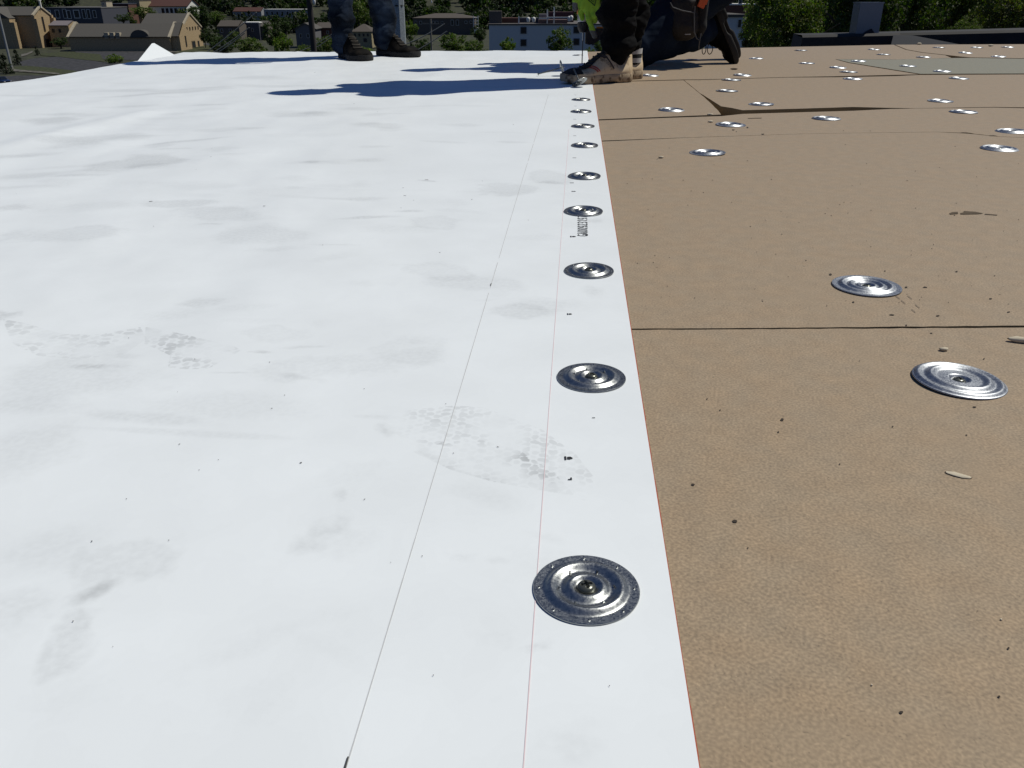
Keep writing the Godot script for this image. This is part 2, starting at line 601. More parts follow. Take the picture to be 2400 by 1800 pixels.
	for k in 9:
		var c := gp(r2.randf_range(1450, 2395), 280.0 + 1500.0 * r2.randf())
		if st_of(c).x < 0.02:
			continue
		var w := r2.randf_range(0.0003, 0.0008)
		flake.box(c + Vector3(0, 0.0006, 0), Vector3(w * r2.randf_range(1, 3), 0.0006, w), Basis(Vector3.UP, r2.randf() * TAU))
	var fo := part("dirt_flecks", fleck.mesh(), mat("fleck", lin(0.035, 0.025, 0.017), 0.9), roof)
	fo.set_meta("kind", "stuff")
	fo = part("pale_flakes", flake.mesh(), mat("flake", lin(0.62, 0.55, 0.42), 0.9), roof)
	fo.set_meta("kind", "stuff")

# ------------------------------------------------------------------ the white membrane
var sheet_noise := FastNoiseLite.new()
func sheet_height(s: float, t: float) -> float:     # the sheet lies flat at its screwed edge and billows a little to the left
	var w := smoothstep(-0.12, -0.7, s)
	var y := 0.0016 + w * (0.0030 + 0.0050 * sheet_noise.get_noise_2d(s * 2.2, t * 1.1) + 0.0016 * sheet_noise.get_noise_2d(s * 7.0 + 40.0, t * 4.0))
	var p := mp(s, t)
	var a := gp(-60, 372)
	var b := gp(400, 252)
	var ab := Vector2(b.x - a.x, b.z - a.z)
	var ap := Vector2(p.x - a.x, p.z - a.z)
	var h := clampf(ap.dot(ab) / ab.length_squared(), 0, 1)
	var d := (ap - ab * h).length()
	y += 0.007 * exp(-d * d / 0.0022) * smoothstep(0.0, 0.1, h) * smoothstep(1.0, 0.8, h)
	return maxf(y, 0.0012)

func stain(img: Dictionary, c: Vector2, rs: float, rt: float, turn: float, amount: float, soft: float, nz: FastNoiseLite, hollow := 0.0) -> void:
	var r := maxf(rs, rt) * 1.4
	var x0 := maxi(0, int((c.x - r - img.s0) / img.ds))
	var x1 := mini(img.w - 1, int((c.x + r - img.s0) / img.ds))
	var y0 := maxi(0, int((c.y - r - img.t0) / img.dt))
	var y1 := mini(img.h - 1, int((c.y + r - img.t0) / img.dt))
	var data: PackedByteArray = img.data
	var ct := cos(turn)
	var sn := sin(turn)
	for y in range(y0, y1 + 1):
		for x in range(x0, x1 + 1):
			var ds: float = img.s0 + (x + 0.5) * img.ds - c.x
			var dt: float = img.t0 + (y + 0.5) * img.dt - c.y
			var u := (ds * ct + dt * sn) / rs
			var v := (-ds * sn + dt * ct) / rt
			var q := sqrt(u * u + v * v) + 0.55 * nz.get_noise_2d(c.x * 90.0 + ds * 0.9 / r, c.y * 90.0 + dt * 0.9 / r) + 0.12 * nz.get_noise_2d(c.x * 90.0 + ds * 60.0, dt * 60.0)
			if q < 1.0:
				var e := smoothstep(1.0, 1.0 - minf(soft + 0.15, 1.0), q)
				if hollow > 0.0:
					e *= lerpf(1.0 - hollow, 1.0, smoothstep(0.3, 0.92, q))
				e *= 0.72 + 0.5 * nz.get_noise_2d(ds * 130.0 + c.x * 33.0, dt * 130.0)
				var i: int = y * img.w + x
				data[i] = maxi(0, data[i] - int(amount * maxf(e, 0.0) * 255.0))
	img.data = data

func hex_print(img: Dictionary, pts: Array, cell: float, amount: float, nz: FastNoiseLite, turn: float) -> void:
	# a shoe-sole print: honeycomb lugs of dust inside the outline of the sole
	var poly := PackedVector2Array()
	var lo := Vector2(1e9, 1e9)
	var hi := -lo
	for p in pts:
		var q := st_of(gp(p[0], p[1]))
		poly.append(q)
		lo = lo.min(q)
		hi = hi.max(q)
	var data: PackedByteArray = img.data
	for y in range(maxi(0, int((lo.y - img.t0) / img.dt)), mini(img.h, int((hi.y - img.t0) / img.dt) + 1)):
		for x in range(maxi(0, int((lo.x - img.s0) / img.ds)), mini(img.w, int((hi.x - img.s0) / img.ds) + 1)):
			var p := Vector2(img.s0 + (x + 0.5) * img.ds, img.t0 + (y + 0.5) * img.dt)
			if not Geometry2D.is_point_in_polygon(p, poly):
				continue
			var q := p.rotated(turn) / cell
			q += Vector2(nz.get_noise_2d(p.x * 60, p.y * 60), nz.get_noise_2d(p.x * 60 + 50, p.y * 60)) * 0.25
			var row := floorf(q.y / 0.866 + 0.5)
			var best := 9.0
			var id := Vector2.ZERO
			for k in [-1, 0, 1]:
				var ry: float = row + k
				var shift := 0.5 if posmod(int(ry), 2) == 1 else 0.0
				var cx := floorf(q.x - shift + 0.5) + shift
				var d := Vector2(q.x - cx, q.y - ry * 0.866).length()
				if d < best:
					best = d
					id = Vector2(cx, ry)
			var rnd := absf(fmod(sin(id.x * 12.9898 + id.y * 78.233) * 43758.5, 1.0))
			var size := 0.34 + 0.20 * rnd + 0.22 * nz.get_noise_2d(p.x * 150.0, p.y * 150.0)
			var e := smoothstep(size, size - 0.12, best) * (0.25 + 0.75 * rnd)
			e *= smoothstep(-0.28, 0.30, nz.get_noise_2d(p.x * 11.0 + 9.0, p.y * 11.0)) * 0.9 + 0.1
			e = e + 0.16 * smoothstep(-0.2, 0.4, nz.get_noise_2d(p.x * 20.0, p.y * 20.0 + 7.0))
			var i: int = y * img.w + x
			data[i] = maxi(0, data[i] - int(amount * e * 255.0))
	img.data = data

func sheet_image(s0: float, s1: float, t0: float, t1: float, w: int, h: int) -> Dictionary:
	var nz := FastNoiseLite.new()
	nz.seed = 31
	nz.frequency = 0.004 * 2048.0 / w
	nz.fractal_octaves = 5
	var img := nz.get_image(w, h)
	var data := img.get_data()
	var lut := PackedByteArray()
	lut.resize(256)
	for k in 256:
		lut[k] = 247 + int(k / 32.0)
	for k in data.size():
		data[k] = lut[data[k]]
	return {"s0": s0, "t0": t0, "ds": (s1 - s0) / w, "dt": (t1 - t0) / h, "w": w, "h": h, "data": data, "s1": s1, "t1": t1}

func build_membrane() -> void:
	sheet_noise.seed = 8
	sheet_noise.frequency = 1.0
	sheet_noise.fractal_octaves = 3
	var nz := FastNoiseLite.new()
	nz.seed = 77
	nz.frequency = 1.0
	nz.fractal_octaves = 3
	var near := sheet_image(-1.15, 0.0, 0.1, 1.45, 1680, 1900)
	var far := sheet_image(-2.45, 0.0, 1.45, 5.75, 1400, 2048)
	# scuffs and dusty marks where the photograph shows them: photo point, radii in metres (across, along), turn, strength, softness, hollow
	var marks := [
		[300, 1330, 0.040, 0.030, 0.2, 0.060, 0.35, 0.4], [215, 1405, 0.024, 0.012, 0.9, 0.08, 0.8, 0], [170, 1500, 0.016, 0.030, 0.2, 0.055, 0.4, 0],
		[60, 1430, 0.045, 0.030, 0.1, 0.045, 0.6, 0], [240, 1385, 0.010, 0.022, -0.7, 0.075, 0.8, 0], [95, 1290, 0.05, 0.03, 0.4, 0.03, 0.7, 0],
		[790, 1245, 0.020, 0.022, 0.3, 0.075, 0.95, 0], [720, 1280, 0.022, 0.014, 0.6, 0.05, 0.95, 0], [800, 1165, 0.008, 0.012, 0.0, 0.05, 0.95, 0],
		[1255, 1520, 0.012, 0.006, 0.3, 0.07, 0.95, 0], [1080, 1310, 0.014, 0.008, 0, 0.03, 0.9, 0], [1170, 1320, 0.01, 0.006, 0, 0.03, 0.9, 0],
		[640, 790, 0.042, 0.030, 0.1, 0.045, 0.45, 0.5], [800, 860, 0.090, 0.034, 0.30, 0.050, 0.30, 0.55], [960, 820, 0.05, 0.05, 0.2, 0.035, 0.45, 0.3],
		[610, 832, 0.020, 0.006, 0.1, 0.09, 0.9, 0], [730, 818, 0.03, 0.006, 0.2, 0.06, 0.9, 0], [700, 888, 0.032, 0.008, -0.3, 0.06, 0.9, 0],
		[150, 900, 0.10, 0.055, 0.1, 0.050, 0.5, 0.2], [225, 866, 0.03, 0.008, 0.05, 0.10, 0.9, 0], [60, 960, 0.10, 0.03, 0.0, 0.045, 0.7, 0], [40, 1060, 0.05, 0.06, 0.0, 0.035, 0.6, 0],
		[330, 985, 0.09, 0.012, -0.08, 0.05, 0.85, 0], [560, 960, 0.13, 0.035, 0.0, 0.028, 0.6, 0], [420, 1020, 0.16, 0.007, -0.02, 0.035, 0.8, 0],
		[300, 842, 0.03, 0.010, 0, 0.04, 0.9, 0], [540, 880, 0.022, 0.004, 0.1, 0.06, 0.8, 0], [900, 1012, 0.016, 0.010, -0.6, 0.075, 0.85, 0], [870, 980, 0.03, 0.006, 0.0, 0.04, 0.9, 0],
		[1030, 640, 0.065, 0.035, -0.1, 0.055, 0.35, 0.55], [1130, 665, 0.07, 0.04, -0.1, 0.05, 0.4, 0.3], [1215, 735, 0.060, 0.030, -0.15, 0.065, 0.35, 0.3], [1290, 720, 0.05, 0.04, 0, 0.04, 0.6, 0],
		[860, 670, 0.04, 0.02, 0, 0.03, 0.8, 0], [475, 712, 0.035, 0.022, 0.2, 0.05, 0.5, 0], [600, 725, 0.05, 0.02, 0.2, 0.03, 0.8, 0], [10, 752, 0.02, 0.02, 0.2, 0.09, 0.5, 0], [420, 740, 0.05, 0.03, 0.2, 0.03, 0.7, 0],
		[165, 555, 0.105, 0.055, 0.18, 0.060, 0.3, 0.35], [420, 480, 0.075, 0.035, 0.1, 0.060, 0.4, 0], [520, 505, 0.095, 0.06, -0.1, 0.065, 0.4, 0.3], [625, 550, 0.09, 0.06, 0.1, 0.055, 0.5, 0.2], [500, 528, 0.03, 0.006, 0, 0.10, 0.9, 0],
		[870, 515, 0.06, 0.012, 0.25, 0.085, 0.9, 0], [960, 500, 0.05, 0.012, 0.3, 0.085, 0.9, 0], [1010, 525, 0.05, 0.05, 0.1, 0.055, 0.35, 0.6], [910, 540, 0.09, 0.04, 0.1, 0.03, 0.6, 0], [780, 580, 0.05, 0.01, 0.1, 0.06, 0.9, 0],
		[1190, 450, 0.055, 0.07, 0.2, 0.055, 0.25, 0.2], [1285, 418, 0.055, 0.07, 0, 0.070, 0.35, 0.5], [1285, 430, 0.03, 0.02, 0, 0.09, 0.9, 0], [1395, 520, 0.02, 0.02, 0.5, 0.06, 0.9, 0], [1390, 690, 0.02, 0.03, 0, 0.05, 0.9, 0], [1260, 560, 0.05, 0.03, 0, 0.03, 0.8, 0],
		[830, 470, 0.09, 0.02, 0.05, 0.055, 0.9, 0], [650, 590, 0.06, 0.02, 0.1, 0.04, 0.9, 0], [320, 385, 0.10, 0.11, 0.1, 0.085, 0.35, 0.2], [350, 397, 0.06, 0.05, 0.2, 0.06, 0.6, 0], [225, 330, 0.14, 0.09, 0.5, 0.075, 0.5, 0], [175, 345, 0.08, 0.08, 0.4, 0.06, 0.6, 0],
		[130, 283, 0.10, 0.10, 0.3, 0.10, 0.5, 0.2], [150, 270, 0.12, 0.04, 0.3, 0.06, 0.8, 0], [60, 418, 0.10, 0.04, 0.3, 0.06, 0.8, 0], [180, 418, 0.10, 0.02, 0.2, 0.08, 0.8, 0], [60, 445, 0.14, 0.03, 0.2, 0.05, 0.8, 0], [20, 495, 0.06, 0.03, 0.2, 0.08, 0.8, 0], [30, 372, 0.10, 0.03, 0.4, 0.07, 0.8, 0], [100, 365, 0.09, 0.03, 0.4, 0.05, 0.8, 0],
		[430, 335, 0.16, 0.02, 0.6, 0.08, 0.8, 0], [370, 345, 0.06, 0.05, 0.4, 0.05, 0.8, 0], [410, 353, 0.05, 0.02, 0, 0.07, 0.8, 0], [530, 308, 0.08, 0.05, 0.2, 0.06, 0.6, 0.3], [590, 305, 0.06, 0.03, 0.3, 0.06, 0.7, 0],
		[700, 270, 0.12, 0.10, 0.4, 0.07, 0.6, 0], [730, 268, 0.05, 0.06, 0, 0.05, 0.7, 0], [850, 258, 0.14, 0.05, 0.1, 0.05, 0.8, 0], [890, 300, 0.10, 0.06, 0, 0.06, 0.7, 0], [860, 295, 0.05, 0.05, 0, 0.05, 0.7, 0], [760, 385, 0.08, 0.03, 0.1, 0.05, 0.8, 0], [850, 380, 0.07, 0.03, 0.1, 0.05, 0.8, 0],
		[880, 350, 0.05, 0.03, 0.4, 0.05, 0.8, 0], [1080, 295, 0.08, 0.05, 0, 0.05, 0.8, 0], [1160, 312, 0.09, 0.03, 0, 0.05, 0.8, 0], [1210, 335, 0.07, 0.02, 0, 0.05, 0.8, 0], [1000, 428, 0.03, 0.008, -0.3, 0.11, 0.9, 0], [720, 386, 0.03, 0.02, 0.4, 0.09, 0.8, 0],
		[300, 215, 0.20, 0.08, 0.3, 0.07, 0.8, 0], [390, 222, 0.30, 0.05, 0.75, 0.09, 0.7, 0], [450, 213, 0.20, 0.06, 0.7, 0.07, 0.7, 0], [300, 252, 0.14, 0.05, 0.2, 0.06, 0.8, 0], [60, 225, 0.14, 0.05, 0.2, 0.06, 0.8, 0], [500, 250, 0.08, 0.04, 0.2, 0.08, 0.8, 0], [600, 205, 0.2, 0.1, 0.2, 0.06, 0.8, 0],
		[720, 205, 0.10, 0.10, 0.2, 0.05, 0.8, 0], [900, 195, 0.16, 0.12, 0.2, 0.05, 0.8, 0], [1150, 205, 0.16, 0.05, 0.2, 0.04, 0.8, 0], [620, 185, 0.25, 0.12, 0.2, 0.05, 0.8, 0], [1000, 178, 0.12, 0.2, 0.2, 0.04, 0.8, 0],
	]
	var r := RandomNumberGenerator.new()
	r.seed = 17
	for k in 85:
		var yy := 170.0 + 330.0 * pow(r.randf(), 1.4)
		marks.append([r.randf_range(0, 1270), yy, r.randf_range(0.03, 0.12), r.randf_range(0.012, 0.06), r.randf_range(-0.2, 0.6), r.randf_range(0.02, 0.05), 0.8, r.randf_range(0, 0.5)])
	for k in 26:
		marks.append([r.randf_range(0, 1350), r.randf_range(600, 1790), r.randf_range(0.01, 0.05), r.randf_range(0.006, 0.03), r.randf_range(-0.6, 0.6), r.randf_range(0.012, 0.03), 0.9, r.randf_range(0, 0.5)])
	for m in marks:
		var c := st_of(gp(m[0], m[1]))
		if c.x > -0.02:
			continue
		for img in [near, far]:
			if c.y > img.t0 - 0.3 and c.y < img.t1 + 0.3:
				stain(img, c, m[2], m[3], m[4], m[5] * 1.1, m[6], nz, m[7])
	hex_print(near, [[893, 985], [935, 968], [1060, 955], [1130, 958], [1270, 1010], [1350, 1070], [1390, 1120], [1390, 1165], [1370, 1178], [1330, 1165], [1245, 1150], [1150, 1132], [1055, 1105], [990, 1070], [930, 1022]], 0.0078, 0.075, nz, 0.5)
	hex_print(near, [[965, 1062], [1040, 1040], [1130, 1036], [1220, 1062], [1300, 1112], [1345, 1165], [1245, 1150], [1150, 1132], [1055, 1105]], 0.0078, 0.13, nz, 0.5)
	hex_print(near, [[342, 772], [380, 778], [480, 803], [548, 818], [566, 828], [530, 850], [490, 870], [440, 872], [395, 868], [400, 840], [340, 812]], 0.0105, 0.12, nz, 0.2)
	hex_print(near, [[10, 760], [60, 768], [150, 790], [230, 790], [330, 772], [345, 800], [290, 838], [180, 848], [90, 842], [30, 815]], 0.0118, 0.10, nz, 0.2)
	var plain := mat("sheet_plain", lin(0.805, 0.84, 0.862), 0.5)
	plain.metallic_specular = 0.35
	var sheet_mats := []
	for img in [near, far]:
		var m: StandardMaterial3D = plain.duplicate()
		m.albedo_texture = tex(Image.create_from_data(img.w, img.h, false, Image.FORMAT_L8, img.data))
		sheet_mats.append(m)
	# the sheet: rows along t, each from the roof's left edge (where it hangs over) to the screwed edge
	var bands := [[-2.6, 0.1, 14, plain, null], [0.1, 1.45, 70, sheet_mats[0], near], [1.45, 5.62, 120, sheet_mats[1], far]]
	var me := ArrayMesh.new()
	var cols := 84
	for bd in bands:
		var v := PackedVector3Array()
		var n := PackedVector3Array()
		var uv := PackedVector2Array()
		var idx := PackedInt32Array()
		var rows: int = bd[2]
		for j in rows + 1:
			var t := lerpf(bd[0], bd[1], float(j) / rows)
			var s_left := (-1.94 + 0.02 * sin(t * 1.7) - MO.x - sin(MA) * t) / cos(MA)
			var s_first := s_left
			if bd[4] != null:
				s_first = maxf(s_left, bd[4].s0)
			for i in cols + 1:
				var f := float(i) / cols
				var s := lerpf(s_left, 0.0, f)
				var tt := t
				# the far end of the sheet follows the roof's edge
				var t_end := 5.10 + 0.18 * (s + 2.3)
				tt = minf(t, t_end)
				var p := mp(s, tt, sheet_height(s, tt))
				if t > t_end:
					p.y -= (t - t_end) * 1.2
				v.append(p)
				var e := 0.01
				var hx := (sheet_height(s + e, tt) - sheet_height(s - e, tt)) / (2 * e)
				var ht := (sheet_height(s, tt + e) - sheet_height(s, tt - e)) / (2 * e)
				n.append((Vector3.UP - Vector3(cos(MA), 0, sin(MA)) * hx - Vector3(sin(MA), 0, -cos(MA)) * ht).normalized())
				if bd[4] != null:
					uv.append(Vector2((s - bd[4].s0) / (bd[4].s1 - bd[4].s0), (tt - bd[4].t0) / (bd[4].t1 - bd[4].t0)))
				else:
					uv.append(Vector2.ZERO)
		for j in rows:
			for i in cols:
				var a := j * (cols + 1) + i
				var c := a + cols + 1
				idx.append_array(PackedInt32Array([a, c, a + 1, a + 1, c, c + 1]))
		var arr := []
		arr.resize(Mesh.ARRAY_MAX)
		arr[Mesh.ARRAY_VERTEX] = v
		arr[Mesh.ARRAY_NORMAL] = n
		arr[Mesh.ARRAY_TEX_UV] = uv
		arr[Mesh.ARRAY_INDEX] = idx
		me.add_surface_from_arrays(Mesh.PRIMITIVE_TRIANGLES, arr)
		me.surface_set_material(me.get_surface_count() - 1, bd[3])
	var sheet := thing("roof_membrane", "white roofing membrane sheet with dusty shoe prints covering the left of the roof", "membrane")
	var top := MeshInstance3D.new()
	top.mesh = me
	top.name = "sheet"
	sheet.add_child(top)
	# its cut edge, 1.5 mm thick, the hanging hem along the roof's left side, and the turned-up corner
	var b := MB.new()
	for k in 160:
		var t0 := lerpf(-2.6, 5.5, k / 160.0)
		var t1 := lerpf(-2.6, 5.5, (k + 1) / 160.0)
		b.quad(mp(0, t0, 0.0001), mp(0, t1, 0.0001), mp(0, t1, sheet_height(0, t1)), mp(0, t0, sheet_height(0, t0)), Vector3(1, 0, 0.1))
	part("cut_edge", b.mesh(), plain, sheet)
	b = MB.new()
	var rows := []
	for k in 3:
		var line := PackedVector3Array()
		for j in 90:
			var t := lerpf(-2.6, 5.05, j / 89.0)
			var s_left := (-1.94 + 0.02 * sin(t * 1.7) - MO.x - sin(MA) * t) / cos(MA)
			var p := mp(s_left, t, sheet_height(s_left, t))
			line.append(p + Vector3(-0.004, -0.02, 0) * (k * k * 1.5) + Vector3(-0.004 * k, 0, 0))
		rows.append(line)
	b.grid(rows)
	part("hanging_hem", b.mesh(), plain, sheet)
	b = MB.new()
	rows = []
	var fa := gp(318, 149)
	var fb := gp(414, 131.5)
	var ft := bp(358, 99, 5.15)
	for k in 9:
		var q := k / 8.0
		var line := PackedVector3Array()
		for j in 9:
			var base := fa.lerp(fb, j / 8.0)
			var p := base.lerp(ft, q) 
			p.y = maxf(p.y, -0.004)
			line.append(p)
		rows.append(line)
	b.grid(rows)
	part("turned_up_corner", b.mesh(), plain, sheet)
	# the pencil line, the red layout line and the printing along the lap
	b = MB.new()
	var r3 := RandomNumberGenerator.new()
	r3.seed = 9
	var t := 0.225
	while t < 3.0:
		var w := 0.00019 + 0.00012 * r3.randf() + t * 0.00012
		var o := -0.158 + 0.0005 * sin(t * 3.0)
		if r3.randf() < 0.97:
			b.quad(mp(o - w, t, sheet_height(o, t) + 0.0003), mp(o + w, t, sheet_height(o, t) + 0.0003), mp(o + w, t + 0.02, sheet_height(o, t + 0.02) + 0.0003), mp(o - w, t + 0.02, sheet_height(o, t + 0.02) + 0.0003), Vector3.UP)
		t += 0.02
	part("pencil_line", b.mesh(), mat("pencil", lin(0.52, 0.53, 0.54), 0.9), sheet)
	for k in [0.2480, 0.93]:
		b = MB.new()
		b.quad(mp(-0.1586, k, 0.0024), mp(-0.1575, k, 0.0024), mp(-0.1577, k + 0.009, 0.0024), mp(-0.1585, k + 0.009, 0.0024), Vector3.UP)
		part("pencil_tick", b.mesh(), mat("pencil_dark", lin(0.06, 0.06, 0.06), 0.9), sheet)
	b = MB.new()
	t = 0.2
	while t < 2.2:
		var w := 0.00020 + 0.00008 * r3.randf() + t * 0.00008
		var o := -0.0785
		b.quad(mp(o - w, t, 0.0019), mp(o + w, t, 0.0019), mp(o + w, t + 0.02, 0.0019), mp(o - w, t + 0.02, 0.0019), Vector3.UP)
		t += 0.02
	part("red_line", b.mesh(), mat("red_print", lin(0.74, 0.60, 0.62), 0.8), sheet)
	var ink := mat("ink", lin(0.018, 0.019, 0.022), 0.7)
	b = MB.new()
	print_text(b, "GA00923197", gp(1366.5, 557), PI / 2 - MA, 0.0148, 0.0092)
	for k in 9:                                              # rows of dots left and right of the letters
		for x in [1354.6, 1373.6]:
			var c := gp(x + k * 0.0, 554.5 - k * 4.95)
			b.quad(c + Vector3(-0.0009, 0.0021, -0.0012), c + Vector3(0.0009, 0.0021, -0.0012), c + Vector3(0.0009, 0.0021, 0.0012), c + Vector3(-0.0009, 0.0021, 0.0012), Vector3.UP)
	part("printed_code", b.mesh(), ink, sheet)
	for s in [[1334, 740, 1.0], [1331, 1079, 1.15], [1342, 557.5, 1.0], [1344, 451, 0.9]]:
		b = MB.new()
		var c := gp(s[0], s[1])
		var k: float = s[2] * (0.0005 if s[1] > 600 else 0.00075)
		# a bar beside a stack of blocks that narrows to a point
		stamp(b, c, [[-4.6, -4.4], [-2.0, -4.4], [-2.0, 4.6], [-4.6, 4.6]], k)
		stamp(b, c, [[-0.9, -3.1], [3.1, -3.6], [3.1, -1.3], [6.2, -0.4], [6.0, 1.6], [3.3, 2.4], [2.6, 3.4], [-0.9, 3.2]], k)
		part("printed_mark", b.mesh(), ink, sheet)
	b = MB.new()
	var lc := gp(1336, 1128)
	stamp(b, lc, [[-3.4, 0.4], [0.6, 0.4], [0.6, -4.2], [3.0, -4.2], [3.0, 3.0], [-3.4, 3.0]], 0.00045)
	part("printed_mark", b.mesh(), ink, sheet)
	for s in [[1347, 320], [1346, 372], [1347, 281], [1349, 250], [1348, 224], [1340, 431], [1391, 984]]:
		b = MB.new()
		var c := gp(s[0], s[1])
		stamp(b, c, [[-3.2, -0.9], [3.2, -1.2], [3.0, 1.2], [-3.0, 1.0]], 0.0012 if s[1] < 900 else 0.0004)
		part("printed_dash", b.mesh(), ink, sheet)
	# specks of grit on the sheet
	b = MB.new()
	var grit := [[354, 476, 7, 2.5, -0.5], [1203, 294, 2.6, 1.6, 0], [945, 445, 2.2, 1.4, 0], [949, 463, 5.5, 1.2, 0.35], [1031, 596, 2.6, 1.5, 0], [757, 582, 1.6, 1.3, 0], [970, 474, 1.6, 1.2, 0], [940, 493, 1.6, 1.3, 0], [620, 488, 5, 1.6, 0], [633, 856, 2.0, 1.6, 0], [668, 933, 2.0, 1.4, 0], [638, 964, 3.4, 1.2, -0.3], [303, 799, 1.6, 1.3, 0], [458, 850, 2, 1.3, 0], [361, 536, 1.6, 1.2, 0], [854, 917, 1.7, 1.4, 0], [1167, 1053, 5.5, 0.8, 0.7], [1063, 1068, 2.2, 1.6, 0], [706, 1091, 4.5, 2.6, -0.6], [855, 1177, 3.6, 1.2, -0.8], [174, 1466, 2.4, 2.4, 0], [217, 1276, 3, 2.6, -0.5], [990, 1310, 2, 2, 0], [422, 1048, 3.6, 1.2, -0.9], [468, 1108, 2, 1.2, 0], [513, 1084, 1.6, 1.2, 0], [1045, 952, 1.8, 1.4, 0], [397, 1273, 2.4, 1.4, 0], [298, 1176, 2, 1.4, 0], [1106, 471, 3, 1.2, 0], [1131, 427, 1.4, 1.1, 0], [1238, 519, 1.4, 1.2, 0], [496, 375, 1.8, 1.3, 0], [830, 245, 2, 1.1, 0], [885, 264, 1.8, 1.0, 0], [738, 172, 2.4, 1.2, -0.8], [1016, 1590, 2, 2, 0], [1428, 1615, 2, 1.6, 0], [1000, 426, 8, 1.2, -0.2]]
	for k in 6:
		grit.append([r3.randf_range(10, 1350), 240 + 1500 * pow(r3.randf(), 1.5), r3.randf_range(0.6, 1.1), r3.randf_range(0.5, 0.9), r3.randf_range(-1, 1)])
	for s in grit:
		var g := gp(s[0], s[1])
		var q := st_of(g)
		if q.x > -0.01:
			continue
		g.y = sheet_height(q.x, q.y) + 0.0003
		var mpp := gp(s[0] + 1, s[1]).distance_to(gp(s[0], s[1]))
		b.box(g + Vector3(0, 0.0004, 0), Vector3(s[2] * 1.05 * mpp, 0.0003, maxf(s[3] * 1.0 * mpp, 0.0003)), Basis(Vector3.UP, -s[4]))
	var gr := part("grit", b.mesh(), mat("grit", lin(0.16, 0.155, 0.15), 0.9), sheet)
	gr.set_meta("kind", "stuff")

func stamp(b: MB, c: Vector3, pts: Array, k: float) -> void:
	var poly := PackedVector2Array()
	for p in pts:
		poly.append(Vector2(c.x + p[0] * k, c.z + p[1] * k))
	b.flat(poly, 0.0021)

func print_text(b: MB, words: String, at: Vector3, turn: float, height: float, _step: float) -> void:
	var tm := TextMesh.new()
	var f := SystemFont.new()
	f.font_names = PackedStringArray(["Droid Sans Mono"])
	tm.font = f
	tm.text = words
	tm.font_size = 64
	tm.pixel_size = height / 47.0
	tm.depth = 0.0
	tm.horizontal_alignment = HORIZONTAL_ALIGNMENT_LEFT
	tm.vertical_alignment = VERTICAL_ALIGNMENT_CENTER
	var arr := tm.get_mesh_arrays()
	var v: PackedVector3Array = arr[Mesh.ARRAY_VERTEX]
	var ids: PackedInt32Array = arr[Mesh.ARRAY_INDEX]
	var bs := Basis(Vector3.UP, turn)
	for k in range(0, ids.size(), 3):
		var p := []
		for j in 3:
			var q := v[ids[k + j]]
			p.append(at + bs * Vector3(q.x, 0, -q.y) + Vector3(0, 0.0021, 0))
		b.tri(p[0], p[1], p[2], Vector3.UP)

# ------------------------------------------------------------------ plates and screws
func galvanised(key: String, tone: Color, rough: float) -> StandardMaterial3D:
	if mats.has(key):
		return mats[key]
	var n := 256
	var cell := FastNoiseLite.new()                           # zinc spangle
	cell.noise_type = FastNoiseLite.TYPE_CELLULAR
	cell.cellular_return_type = FastNoiseLite.RETURN_CELL_VALUE
	cell.seed = 4
	cell.frequency = 0.09
	var fine := FastNoiseLite.new()
	fine.seed = 6
	fine.frequency = 0.2
	var a := cell.get_seamless_image(n, n).get_data()
	var c := fine.get_seamless_image(n, n).get_data()
	var al := PackedByteArray()
	var ro := PackedByteArray()
	al.resize(n * n)
	ro.resize(n * n)
	for k in n * n:
		al[k] = int(clampf(200 + (a[k] - 128) * 0.22 + (c[k] - 128) * 0.3, 0, 255))
		ro[k] = int(clampf(150 + (a[k] - 128) * 0.4 + (c[k] - 128) * 0.5, 0, 255))
	var m := mat(key, tone, rough, 1.0, tex(Image.create_from_data(n, n, false, Image.FORMAT_L8, al)), 45.0)
	m.roughness_texture = tex(Image.create_from_data(n, n, false, Image.FORMAT_L8, ro))
	return m

func soft_profile(keys: Array, n: int) -> Array:              # smooth curve through (radius, height) keys
	var o := []
	for k in n + 1:
		var r := lerpf(keys[0].x, keys[-1].x, float(k) / n)
		var y := 0.0
		for j in keys.size() - 1:
			if r >= keys[j].x - 1e-9 and r <= keys[j + 1].x + 1e-9:
				var f := smoothstep(keys[j].x, keys[j + 1].x, r)
				y = lerpf(keys[j].y, keys[j + 1].y, f)
		o.append(Vector2(r, y))
	return o

func screw_head_mesh(r: float, h: float) -> ArrayMesh:
	# a low dome with a cross recess pressed into it
	var b := MB.new()
	var rows := []
	var seg := 48
	for j in 15:
		var q := r * pow(j / 14.0, 0.85)
		var ring := PackedVector3Array()
		for k in seg:
			var f := TAU * k / seg
			var p := Vector2(cos(f), sin(f)) * q
			var y := h * sqrt(maxf(0.0, 1.0 - pow(q / r, 2.6)))
			var arm := minf(absf(p.x), absf(p.y))
			if q < r * 0.56 and arm < r * 0.13:
				y -= h * 0.75
			ring.append(Vector3(p.x, y, p.y))
		rows.append(ring)
	b.grid(rows, true)
	return b.mesh()

func plate_mesh(keys: Array, edge: float) -> ArrayMesh:
	var b := MB.new()
	var prof := soft_profile(keys, 64)
	b.lathe(prof, 72)
	var last: Vector2 = prof[-1]
	b.lathe([last, Vector2(last.x + edge * 0.4, last.y - edge * 0.35), Vector2(last.x + edge * 0.4, last.y - edge)], 72)
	return b.mesh()

var seam_plate: Node3D
var deep_plate: Node3D
var ringed_plate: Node3D

